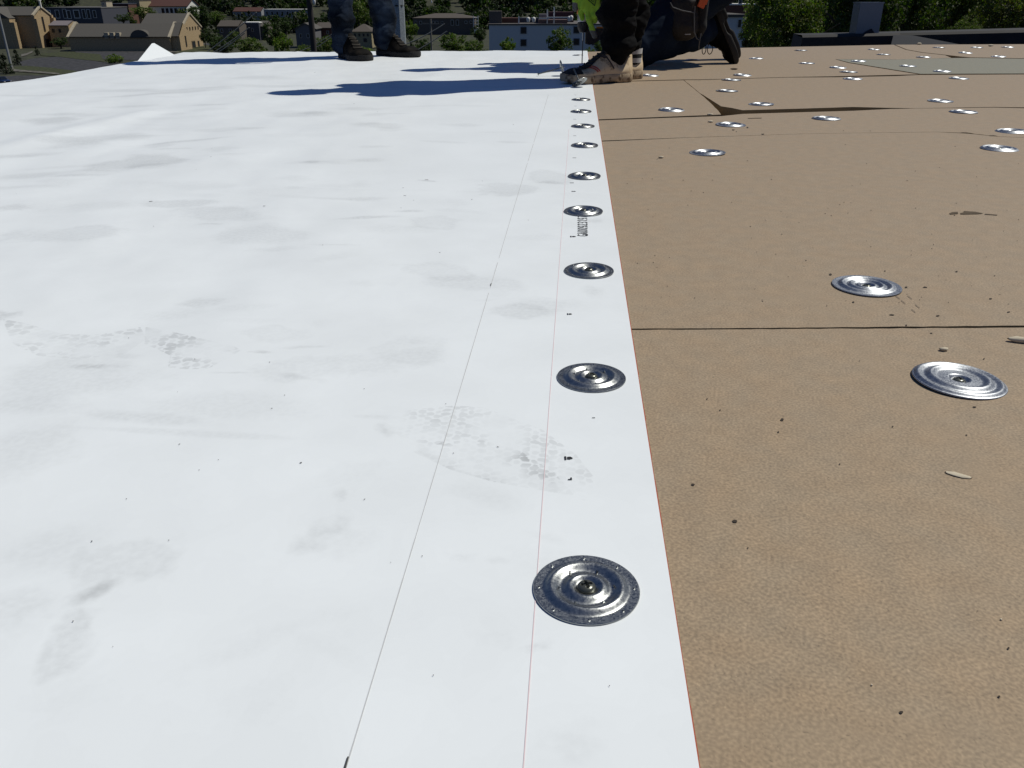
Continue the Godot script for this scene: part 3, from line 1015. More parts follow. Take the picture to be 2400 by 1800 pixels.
func make_plate(called: String, label: String, group: String, prof: Array, m: Material, head_y: float, barbs: bool, head_r := 0.0056) -> Node3D:
	var t := thing(called, label, "plate", Vector3.ZERO, group)
	part("disc", plate_mesh(prof, 0.0010), m, t)
	var head_m := mat("screw_coat", lin(0.115, 0.118, 0.100), 0.28, 0.55)
	part("screw_head", screw_head_mesh(head_r, 0.0030), head_m, t, Vector3(0, head_y, 0))
	if barbs:
		var spike := MB.new()
		spike.tri(Vector3(-0.0009, 0, 0.0006), Vector3(0.0009, 0, 0.0006), Vector3(0, 0.0013, 0.0002), Vector3(0, 0.3, 1))
		spike.tri(Vector3(-0.0009, 0, 0.0006), Vector3(0, 0, -0.0010), Vector3(0, 0.0013, 0.0002), Vector3(-1, 0.3, -0.3))
		spike.tri(Vector3(0.0009, 0, 0.0006), Vector3(0, 0, -0.0010), Vector3(0, 0.0013, 0.0002), Vector3(1, 0.3, -0.3))
		var sm := spike.mesh()
		for k in 8:
			var f := TAU * (k + 0.35) / 8.0
			part("barb", sm, m, t, Vector3(cos(f) * 0.0276, 0.0008, sin(f) * 0.0276)).rotation.y = 0.4
		for k in 6:
			var f := TAU * (k + 0.2) / 6.0
			part("barb", sm, m, t, Vector3(cos(f) * 0.0160, 0.0016, sin(f) * 0.0160)).rotation.y = 0.4
	return t

func build_fasteners() -> void:
	var zinc := galvanised("zinc_dull", lin(0.57, 0.59, 0.595), 0.62)
	var zinc2 := galvanised("zinc_bright", lin(0.64, 0.67, 0.72), 0.74)
	var seam_keys := [Vector2(0.0, 0.0008), Vector2(0.0052, 0.0008), Vector2(0.0095, 0.0031), Vector2(0.0148, 0.0008), Vector2(0.0206, 0.0035), Vector2(0.0256, 0.0009), Vector2(0.0306, 0.0011)]
	var deep_keys := [Vector2(0.0, -0.0006), Vector2(0.0058, -0.0005), Vector2(0.0098, 0.0024), Vector2(0.0185, 0.0020), Vector2(0.0240, 0.0046), Vector2(0.0296, 0.0016), Vector2(0.0346, 0.0032), Vector2(0.0388, 0.0008)]
	var ring_keys := [Vector2(0.0, -0.0006), Vector2(0.0058, -0.0005), Vector2(0.0094, 0.0026), Vector2(0.0134, 0.0010), Vector2(0.0180, 0.0036), Vector2(0.0226, 0.0012), Vector2(0.0276, 0.0038), Vector2(0.0330, 0.0012), Vector2(0.0388, 0.0016)]
	# seam plates screwed down along the edge of the membrane
	var sg := "seam plates along the membrane edge"
	var seam := [[1373.6, 1387, 0.25], [1385.6, 890, 0.9], [1380, 639.5, 0.2], [1367, 499.5, 0.6], [1369.3, 416.8, 1.2], [1370, 344, 0.1], [1366, 298.4, 1.9], [1361.7, 263.8, 0.7], [1361.7, 235.6, 0.4], [1354.4, 130.5, 0.0]]
	seam_plate = make_plate("seam_plate", "galvanized seam plate with only short dashes printed beside it, before the white shoe", sg, seam_keys, zinc, 0.0012, true)
	for k in seam.size():
		var g := gp(seam[k][0], seam[k][1])
		var q := st_of(g)
		g.y = sheet_height(q.x, q.y) + 0.0004
		var o: Node3D = seam_plate if k == 0 else copy(seam_plate, g, 0.0)
		o.position = g
		var own := ["galvanized seam plate whose rim covers the thin red line", "seam plate next to the honeycomb shoe print and the L-shaped mark", "seam plate between the printed number code and the arrow-shaped mark", "seam plate covering the end of the printed number code", "seam plate just past the one that covers the printed code", "", "", "", "", "seam plate lying beyond the leaning worker's white shoe"]
		o.set_meta("label", own[k] if own[k] != "" else "galvanized seam plate with only short dashes printed beside it, before the white shoe")
		var tilt := [0.0, 0.0, 0.03, 0.05, 0.06, 0.05, 0.04, 0.05, 0.04, 0.0]
		o.rotation = Vector3(0.0, seam[k][2], 0.0)
		if tilt[k] > 0.0:                                      # some were pulled down askew and stand up a little on the far side
			o.basis = Basis(Vector3(1, 0, 0.4).normalized(), tilt[k]) * Basis(Vector3.UP, seam[k][2])
			o.position.y += 0.5 * tilt[k] * 0.03
	# plates over the insulation boards
	var bg := "insulation plates on the tan boards"
	deep_plate = make_plate("insulation_plate", "bright galvanized insulation plate with two wide ribs, beside a pale chip on the boards", "", deep_keys, zinc2, -0.0004, false, 0.0058)
	var g0 := gp(2247, 893.5)
	deep_plate.position = g0 + Vector3(0, 0.0008, 0)
	deep_plate.basis = Basis(Vector3(0, 0, 1), -0.035)
	ringed_plate = make_plate("insulation_plate", "galvanized insulation plate with three narrow ribs, beside a line of short black print", "", ring_keys, zinc2, -0.0004, false, 0.0058)
	ringed_plate.position = gp(2030.6, 672.4) + Vector3(0, 0.0006, 0)
	var spots := [[1573.6, 258.6, 0], [1703.8, 213.8, 1], [1783.8, 245.3, 1], [1712.5, 293.6, 1], [1936.5, 278.7, 0], [1657.7, 359.2, 1], [2204, 237.7, 1], [2257.8, 263.3, 0], [2372, 309, 0], [2342, 349.6, 0], [1877, 118.8, 1], [1890.8, 149, 1], [1964, 159, 0], [1989, 169.3, 1], [1998, 185.7, 0], [1740, 176.9, 0], [1714, 188, 1], [1714, 214, 1], [1772, 137.8, 0], [2049, 116.6, 1], [2070.7, 128.4, 1], [2012, 144, 0], [2128, 155.5, 1], [2164.5, 134.7, 0], [2208, 167.8, 0], [2247.7, 184.4, 1], [2200.7, 112, 1], [2289, 112, 1], [2263, 124.4, 0], [2361.7, 111.2, 0], [2340, 133.3, 0], [1523, 177.5, 0], [1623, 141, 0]]
	var k := 0
	for s in spots:
		if s[0] == 1714 and s[1] == 214:
			continue
		k += 1
		var g := gp(s[0], s[1]) + Vector3(0, 0.0007, 0)
		var kind := "two wide ribs" if s[2] == 0 else "three narrow ribs"
		var where := "on the boards past the first joint"
		if s[1] < 192:
			where = "on the far boards by the roof end"
		if s[1] > 134 and s[1] < 171 and s[0] > 2000:
			where = "on the greenish grey board"
		elif s[1] > 255 and s[0] > 1900:
			where = "past the long joint right of the wedge gap"
		var o: Node3D = copy(deep_plate if s[2] == 0 else ringed_plate, g, k * 0.7, "round galvanized plate with %s, %s" % [kind, where], "%s, %s, %s" % [bg, kind, where])
		o.basis = Basis(Vector3(sin(k * 2.1), 0, cos(k * 2.1)), 0.012 + 0.02 * absf(sin(k * 1.3))) * Basis(Vector3.UP, k * 0.7)
	# two loose plates, each with its screw pushed through, lying by the white shoe
	var loose_m := zinc
	var shaft_m := mat("screw_shaft", lin(0.20, 0.205, 0.19), 0.35, 0.8)
	var l1 := loose_plate("loose_plate", "loose seam plate tipped up with a screw, in front of the white shoe", seam_keys, loose_m, shaft_m)
	l1.position = gp(1358, 205.5) + Vector3(0, 0.019, 0)
	l1.basis = basis_to(Vector3(-0.36, 0.78, -0.42).normalized())
	var l2 := loose_plate("loose_plate", "loose seam plate standing on edge with its screw lying out sideways", seam_keys, loose_m, shaft_m)
	l2.position = bp(1317, 158.5, 3.74)
	l2.basis = basis_to(Vector3(-0.955, -0.23, 0.14).normalized())

func basis_to(y: Vector3) -> Basis:                          # a turn that brings the plate's axis onto y
	var x := y.cross(Vector3(0.2, 0.1, 1)).normalized()
	return Basis(x, y, x.cross(y).normalized())

func loose_plate(called: String, label: String, keys: Array, m: Material, sm: Material) -> Node3D:
	var t := thing(called, label, "plate")
	part("disc", plate_mesh(keys, 0.0010), m, t)
	var screw := Node3D.new()
	screw.name = "screw"
	t.add_child(screw)
	var head := part("screw_head", screw_head_mesh(0.0062, 0.0030), mat("screw_coat", Color.WHITE), screw, Vector3(0, 0.0012 if label.contains("tipped") else 0.104, 0))
	var b := MB.new()
	var path := []
	var rad := []
	var y0 := 0.0 if label.contains("tipped") else 0.104
	var dirn := 1.0 if label.contains("tipped") else -1.0
	if label.contains("tipped"):
		head.position.y = 0.0
		head.rotation.x = PI
	for k in (22 if label.contains("tipped") else 46):
		path.append(Vector3(0, y0 + dirn * 0.0024 * k, 0))
		rad.append(0.0024 if (k % 2 == 0 or k < 8) else 0.0031)
	path.append(Vector3(0, y0 + dirn * (0.060 if label.contains("tipped") else 0.118), 0))
	rad.append(0.0004)
	b.tube(path, rad, 10)
	part("screw_shaft", b.mesh(), sm, screw)
	return t

func build_small_things() -> void:
	var chip := mat("chip", lin(0.55, 0.48, 0.36), 0.9)
	var dark := mat("chip_dark", lin(0.10, 0.075, 0.05), 0.9)
	var r := RandomNumberGenerator.new()
	r.seed = 23
	var list := [
		["foam_chip", "small pale crumb of board foam lying just past the joint above the two-ribbed plate", gp(2211, 822), 0.0040, chip],
		["foam_chip", "pale elongated foam crumb casting a dark shadow at the right end of the near board", gp(2392, 803), 0.0060, chip],
		["foam_chip", "whitish splinter of facer lying on the near tan board", gp(2246, 1115), 0.0042, chip],
		["foam_chip", "pale flake lying at the wide joint beside the wedge gap", gp(1664, 271.5), 0.0075, chip],
		["foam_chip", "pale flake lying between the wedge gap and an insulation plate", gp(1665, 287.5), 0.0065, chip],
		["foam_chip", "pale crumb on the boards by the printed membrane edge", gp(1549, 371), 0.005, chip],
		["foam_chip", "white crumb beside the curved joint on the far boards", gp(2154, 104.8), 0.014, chip],
		["foam_chip", "white crumb standing on the corner board near the roof's end", gp(2322, 109), 0.014, chip],
		["screw_nib", "short dark stub lying on the boards behind the kneeling worker's boot", gp(1720, 163.5), 0.008, dark],
	]
	for d in list:
		var b := MB.new()
		var k: float = d[3]
		var flat := 0.22 if d[1].contains("splinter") else 0.6
		var stretch := 2.2 if (d[1].contains("elongated") or d[1].contains("splinter") or d[0] == "screw_nib") else 1.2
		var rows := []
		for j in 6:
			var f := PI * j / 5.0
			var ring := PackedVector3Array()
			for i in 9:
				var a := TAU * i / 9.0
				var q := r.randf_range(0.7, 1.2) if j > 0 and j < 5 else 0.3
				ring.append(Vector3(cos(f) * k * stretch, k * flat * 0.8 + sin(f) * sin(a) * k * flat * q * 0.8, sin(f) * cos(a) * k * q * 0.7))
			rows.append(ring)
		b.grid(rows, true)
		var o := one(d[0], b.mesh(), d[4], d[1], "debris", d[2])
		o.rotation.y = -0.5 if d[1].contains("splinter") else r.randf_range(-0.4, 0.4)
	# the short black print beside the ringed plate
	var b := MB.new()
	for p in [[2104, 698], [2132, 698], [2117, 709], [2150, 719], [2141, 730]]:
		var c := gp(p[0], p[1])
		b.quad(gp(p[0] - 5, p[1] - 4) + Vector3(-0.0004, 0.0008, 0), gp(p[0] - 5, p[1] - 4) + Vector3(0.0004, 0.0008, 0), gp(p[0] + 5, p[1] + 4) + Vector3(0.0004, 0.0008, 0), gp(p[0] + 5, p[1] + 4) + Vector3(-0.0004, 0.0008, 0), Vector3.UP)
	part("printed_dashes", b.mesh(), mat("board_ink", lin(0.10, 0.085, 0.07), 0.9), get_node("roof"))

# ------------------------------------------------------------------ shoes
# a shoe in its own axes: heel at x = 0, toe at x = 1 (times its length), y up, z across
func shoe_w(u: float) -> float:            # half width of the upper
	return 0.098 * (0.62 + 0.20 * smoothstep(0.0, 0.16, u) + 0.30 * smoothstep(0.35, 0.72, u) - 0.16 * smoothstep(0.72, 0.90, u)) * sqrt(maxf(0.0, 1.0 - pow(maxf(0.0, (u - 0.80) / 0.205), 2.4))) * sqrt(clampf(1.0 - pow(maxf(0.0, (0.10 - u) / 0.106), 2.0), 0.0, 1.0))

func shoe_h(u: float, style: String) -> float:
	if style == "boot":
		return 0.145 - 0.012 * smoothstep(0.0, 0.2, u) - 0.028 * smoothstep(0.30, 0.46, u) - 0.048 * smoothstep(0.44, 0.70, u) - 0.020 * smoothstep(0.82, 1.0, u)
	return 0.093 - 0.020 * smoothstep(0.02, 0.20, u) + 0.030 * smoothstep(0.20, 0.38, u) - 0.052 * smoothstep(0.40, 0.76, u) - 0.015 * smoothstep(0.82, 1.0, u)

func shoe_p(u: float, v: float, style: String, lift := 0.0) -> Vector3:   # a point of the upper: v runs 0..1 over the top from side to side
	var f := PI * v
	var w := shoe_w(u) * 0.5
	var h := shoe_h(u, style) - 0.022
	var top := lerpf(0.62, 0.80, smoothstep(0.4, 0.8, u))
	var cz := signf(cos(f)) * pow(absf(cos(f)), top)
	var sy := pow(maxf(sin(f), 0.0), 0.72)
	var bulge := 1.0 + 0.06 * sin(PI * minf(sy * 1.4, 1.0))
	var p := Vector3(u * 0.292, 0.022 + h * sy, cz * w * bulge * lerpf(1.0, 0.62, smoothstep(0.25, 1.0, sy) * (1.0 - smoothstep(0.5, 0.8, u))))
	var n := Vector3(0.1, sy + 0.1, cz).normalized()
	return p + n * lift

func patch(style: String, u0: float, u1: float, v0: float, v1: float, lift: float, nu := 8, nv := 8, shear := 0.0) -> ArrayMesh:
	var b := MB.new()
	var rows := []
	for i in nu + 1:
		var line := PackedVector3Array()
		for j in nv + 1:
			var v := lerpf(v0, v1, float(j) / nv)
			line.append(shoe_p(lerpf(u0, u1, float(i) / nu) + shear * (float(j) / nv), v, style, lift))
		rows.append(line)
	b.grid(rows)
	return b.mesh()

func sole_mesh(thick: float, grow: float, heel_gap: float) -> ArrayMesh:
	var b := MB.new()
	var outline := []
	for k in 49:
		var u := k / 48.0
		outline.append(Vector2(u * 0.292 + (0.006 if k == 48 else 0.0) - (0.003 if k == 0 else 0.0), (shoe_w(u) * 0.5 + grow) * (0.0 if k == 0 or k == 48 else 1.0)))
	var rows := []
	for lv in [[0.0, -0.004], [0.004, 0.0], [thick * 0.5, 0.0015], [thick - 0.003, 0.001], [thick, -0.004]]:
		var ring := PackedVector3Array()
		for k in 49:
			var o: Vector2 = outline[k]
			var spring := 0.010 * pow(maxf(0.0, (k / 48.0 - 0.74) / 0.26), 2.0)
			var arch := heel_gap * smoothstep(0.24, 0.30, k / 48.0) * (1.0 - smoothstep(0.42, 0.52, k / 48.0)) * (1.0 if lv[0] < 0.006 else 0.0)
			ring.append(Vector3(o.x, lv[0] + spring * (1.0 - lv[0] / thick * 0.5) + arch, maxf(o.y + lv[1], 0.0)))
		for k in range(47, 0, -1):
			var p := ring[k]
			ring.append(Vector3(p.x, p.y, -p.z))
		rows.append(ring)
	b.grid(rows, true)
	for e in [0, 4]:
		for k in range(0, 48):
			var p: Vector3 = rows[e][k]
			var q: Vector3 = rows[e][k + 1]
			b.quad(p, q, Vector3(q.x, q.y, -q.z), Vector3(p.x, p.y, -p.z), Vector3.DOWN if e == 0 else Vector3.UP)
	return b.mesh()

func upper_mesh(style: String) -> ArrayMesh:
	var b := MB.new()
	var rows := []
	for i in 45:
		var line := PackedVector3Array()
		for j in 27:
			line.append(shoe_p(i / 44.0, j / 26.0, style))
		rows.append(line)
	b.grid(rows)
	return b.mesh()

func dirty(key: String, base: Color, dirt: Color, amount: float, scale: float, sd: int, rough := 0.8) -> StandardMaterial3D:
	if mats.has(key):
		return mats[key]
	var n := 256
	var nz := FastNoiseLite.new()
	nz.seed = sd
	nz.frequency = 0.012
	nz.fractal_octaves = 5
	var a := nz.get_seamless_image(n, n).get_data()
	var out := PackedByteArray()
	out.resize(n * n * 3)
	var b := base
	var d := dirt
	for k in n * n:
		var f := smoothstep(1.0 - amount - 0.10, 1.0 - amount + 0.16, a[k] / 255.0)
		var g := 0.94 + 0.06 * a[(k * 7) % (n * n)] / 255.0
		var c := b.lerp(d, f) * g
		out[k * 3] = int(clampf(c.r, 0, 1) * 255)
		out[k * 3 + 1] = int(clampf(c.g, 0, 1) * 255)
		out[k * 3 + 2] = int(clampf(c.b, 0, 1) * 255)
	return mat(key, Color.WHITE, rough, 0, ImageTexture.create_from_image(Image.create_from_data(n, n, false, Image.FORMAT_RGB8, out)), scale)

func laces(parent: Node3D, style: String, m: Material, rows: int, u0: float, u1: float) -> void:
	for k in rows:
		var u := lerpf(u0, u1, float(k) / (rows - 1))
		var b := MB.new()
		var path := []
		for j in 9:
			path.append(shoe_p(u + 0.03 * sin(PI * j / 8.0), lerpf(0.36, 0.64, j / 8.0), style, 0.004))
		b.tube(path, [0.0030], 6)
		part("lace", b.mesh(), m, parent)

func sneaker(parent: Node3D, at: Vector3, turn: float, side: float) -> Node3D:
	var s := Node3D.new()
	s.name = "shoe"
	parent.add_child(s, true)
	s.position = at
	s.rotation.y = turn
	s.scale = Vector3(1.06, 1.06, 1.06)
	var leather := dirty("shoe_leather", Color(0.80, 0.71, 0.58), Color(0.34, 0.25, 0.165), 0.30, 9.0, 51)
	var rubber := dirty("shoe_rubber", Color(0.70, 0.62, 0.51), Color(0.34, 0.26, 0.18), 0.40, 8.0, 52)
	var black := dirty("shoe_black", Color(0.10, 0.095, 0.09), Color(0.26, 0.22, 0.17), 0.30, 12.0, 53)
	part("sole", sole_mesh(0.031, 0.003, 0.004), rubber, s)
	part("upper", upper_mesh("low"), leather, s)
	var v_side := 1.0 if side > 0 else 0.0                     # which half of the section faces the viewer
	part("tongue", patch("low", 0.36, 0.80, 0.33, 0.67, 0.0028, 12, 10), black, s)
	part("toe_cap", patch("low", 0.80, 0.985, 0.10, 0.90, 0.0018, 8, 14), black, s)
	laces(s, "low", black, 6, 0.40, 0.70)
	var red := mat("shoe_red", lin(0.50, 0.045, 0.03), 0.7)
	var dark := mat("shoe_dark", lin(0.045, 0.035, 0.03), 0.8)
	for q in [[0.585, 0.600], [0.555, 0.570]]:                # two red stripes
		part("stripe", patch("low", q[0], q[1], absf(v_side - 0.07), absf(v_side - 0.33), 0.0024, 2, 8, 0.09), red, s)
	part("stripe", patch("low", 0.335, 0.358, absf(v_side - 0.07), absf(v_side - 0.34), 0.0024, 2, 8, 0.11), dark, s)
	part("lace_stay", patch("low", 0.40, 0.46, absf(v_side - 0.24), absf(v_side - 0.36), 0.0032, 4, 4, 0.05), dark, s)
	part("heel_tab", patch("low", 0.02, 0.10, 0.42, 0.58, 0.0022, 4, 6), leather, s)
	part("collar", patch("low", 0.03, 0.30, absf(v_side - 0.34), absf(v_side - 0.46), 0.0035, 10, 4), leather, s)
	# the lettering on the side
	var tm := TextMesh.new()
	var f := SystemFont.new()
	f.font_names = PackedStringArray(["Droid Sans"])
	tm.font = f
	tm.text = "SWISS"
	tm.font_size = 64
	tm.pixel_size = 0.01
	tm.depth = 0.0
	tm.horizontal_alignment = HORIZONTAL_ALIGNMENT_LEFT
	tm.vertical_alignment = VERTICAL_ALIGNMENT_CENTER
	var arr := tm.get_mesh_arrays()
	var v: PackedVector3Array = arr[Mesh.ARRAY_VERTEX]
	var ids: PackedInt32Array = arr[Mesh.ARRAY_INDEX]
	var wmax := 0.01
	for q in v:
		wmax = maxf(wmax, q.x)
	var b := MB.new()
	for k in range(0, ids.size(), 3):
		var pts := []
		for j in 3:
			var q := v[ids[k + j]]
			var along := q.x / wmax                             # runs down and back along the side
			var u := 0.515 - 0.115 * along + q.y * 0.02
			var vv := 0.285 - 0.175 * along + q.y * 0.17
			pts.append(shoe_p(u, absf(v_side - vv), "low", 0.0030))
		b.tri(pts[0], pts[1], pts[2], Vector3(0, 0.3, -1 if side > 0 else 1))
	part("lettering", b.mesh(), dark, s)
	return s

func boot(parent: Node3D, at: Vector3, turn: Basis, key: String, base: Color, dirt: Color, sole_c: Color) -> Node3D:
	var s := Node3D.new()
	s.name = "boot"
	parent.add_child(s, true)
	s.position = at
	s.basis = turn.scaled(Vector3(1.03, 1.03, 1.10))
	var leather := dirty(key, base, dirt, 0.34, 7.0, 61, 0.75)
	leather.metallic_specular = 0.2
	part("sole", sole_mesh(0.030, 0.005, 0.012), mat(key + "_sole", sole_c, 0.9), s)
	part("upper", upper_mesh("boot"), leather, s)
	part("toe_cap", patch("boot", 0.80, 0.985, 0.06, 0.94, 0.0022, 8, 14), leather, s)
	part("tongue", patch("boot", 0.36, 0.70, 0.36, 0.64, 0.0030, 10, 8), leather, s)
	laces(s, "boot", mat("boot_lace", lin(0.05, 0.042, 0.032), 0.9), 5, 0.40, 0.64)
	return s

# ------------------------------------------------------------------ people
func hand_bones(wrist: Vector3, along: Vector3, back: Vector3, curl: float, thumb_side: float, size := 1.0) -> Array:
	# palm and five fingers; 'along' points from wrist to knuckles, 'back' out of the back of the hand
	var d := along.normalized()
	var n := (back - d * back.dot(d)).normalized()
	var x := d.cross(n) * thumb_side                          # towards the thumb
	var o := []
	var k := size
	for j in 4:
		var off := (1.5 - j) * 0.019 * k
		var kn := wrist + d * (0.088 - 0.004 * absf(j - 1.0)) * k + x * off
		o.append([wrist + d * 0.012 * k + x * off * 0.6, kn, 0.0165 * k, 0.0125 * k])
		var ln: float = [0.040, 0.046, 0.043, 0.033][j] * k
		var dir := d
		var p := kn
		for i in 3:
			dir = dir.rotated(x.normalized() * thumb_side, -curl * (0.9 if i == 0 else 1.1) * thumb_side * (1.0 if thumb_side > 0 else 1.0))
			var q: Vector3 = p + dir * ln * [1.0, 0.72, 0.58][i]
			o.append([p, q, 0.0102 * k - i * 0.0008, 0.0096 * k - i * 0.0008])
			p = q
	var t0 := wrist + d * 0.026 * k + x * 0.028 * k
	var t1 := t0 + (d * 0.55 + x * 0.75 - n * 0.25).normalized() * 0.042 * k
	var t2 := t1 + (d * 0.85 + x * 0.25 - n * 0.45).normalized() * 0.034 * k
	var t3 := t2 + (d * 0.9 - n * 0.55).normalized() * 0.026 * k
	o.append([wrist + d * 0.012 * k, t0, 0.017 * k, 0.0145 * k])
	o.append([t0, t1, 0.0140 * k, 0.0115 * k])
	o.append([t1, t2, 0.0112 * k, 0.0102 * k])
	o.append([t2, t3, 0.0102 * k, 0.0092 * k])
	return o

func head_bones(c: Vector3, face: Vector3) -> Array:          # skull, jaw, nose, ears; c is the middle of the head
	var f := face.normalized()
	var side := f.cross(Vector3.UP).normalized()
	var up := side.cross(f)
	return [
		[c + up * 0.035 - f * 0.025, c + up * 0.030 + f * 0.02, 0.088, 0.078],
		[c - up * 0.02 + f * 0.03, c - up * 0.085 + f * 0.055, 0.066, 0.036],
		[c + up * 0.005 + f * 0.088, c - up * 0.030 + f * 0.108, 0.010, 0.014],
		[c - up * 0.062 + f * 0.085, c - up * 0.062 + f * 0.088, 0.014, 0.014],
		[c + side * 0.082 - up * 0.0, c + side * 0.084 - up * 0.030, 0.014, 0.010],
		[c - side * 0.082 - up * 0.0, c - side * 0.084 - up * 0.030, 0.014, 0.010],
	]

func person_top(p: Node3D, j: Dictionary, shirt: Material, hair: Material) -> void:
	# body (one skin from head to hands), shirt and cap
	var skin := mat("skin", lin(0.42, 0.26, 0.18), 0.6)
	skin.subsurf_scatter_enabled = true
	skin.subsurf_scatter_strength = 0.1
	var bones := head_bones(j.head, j.face)
	bones.append([j.neck, j.head - Vector3(0, 0.05, 0), 0.058, 0.055])
	bones.append([j.hips, j.chest, 0.115, 0.125])
	bones.append([j.chest, j.neck, 0.11, 0.06])
	for s in 2:
		bones.append([j.shoulder[s], j.elbow[s], 0.047, 0.038])
		bones.append([j.elbow[s], j.wrist[s], 0.039, 0.027])
		bones.append([j.chest, j.shoulder[s], 0.09, 0.05])
		bones.append([j.hip[s], j.knee[s], 0.075, 0.052])
		bones.append([j.knee[s], j.ankle[s], 0.050, 0.036])
	var body := MB.new()
	part("body", skin_mesh(bones, 0.018, 0.03), skin, p)
	var sh := []
	var across: Vector3 = (j.shoulder[1] - j.shoulder[0]) * 0.5
	for s in [-1.0, 0.0, 1.0]:
		sh.append([j.hips + across * s * 0.55 + Vector3(0, 0.02, 0), j.chest + across * s * 0.6, 0.128, 0.118])
	sh.append([j.chest, j.neck - (j.neck - j.chest).normalized() * 0.02, 0.125, 0.075])
	for s in 2:
		sh.append([j.chest, j.shoulder[s], 0.10, 0.066])
		sh.append([j.shoulder[s], j.elbow[s], 0.064, 0.056])
		sh.append([j.elbow[s], j.elbow[s].lerp(j.wrist[s], 0.85), 0.055, 0.043])
	part("shirt", skin_mesh(sh, 0.016, 0.04, 0.008, Vector3(9, 9, 9)), shirt, p)
	var f: Vector3 = j.face.normalized()
	var cap := [[j.head + Vector3(0, 0.055, 0) - f * 0.02, j.head + Vector3(0, 0.055, 0) + f * 0.02, 0.088, 0.085], [j.head + Vector3(0, 0.055, 0) + f * 0.07, j.head + Vector3(0, 0.035, 0) + f * 0.15, 0.045, 0.02]]
	part("cap", skin_mesh(cap, 0.010, 0.03), hair, p)

func cloth_tex(sd: int, low: float, high: float, freq := 0.03) -> ImageTexture:
	return tex(grey_noise(256, 256, freq, 4, low, high, sd))

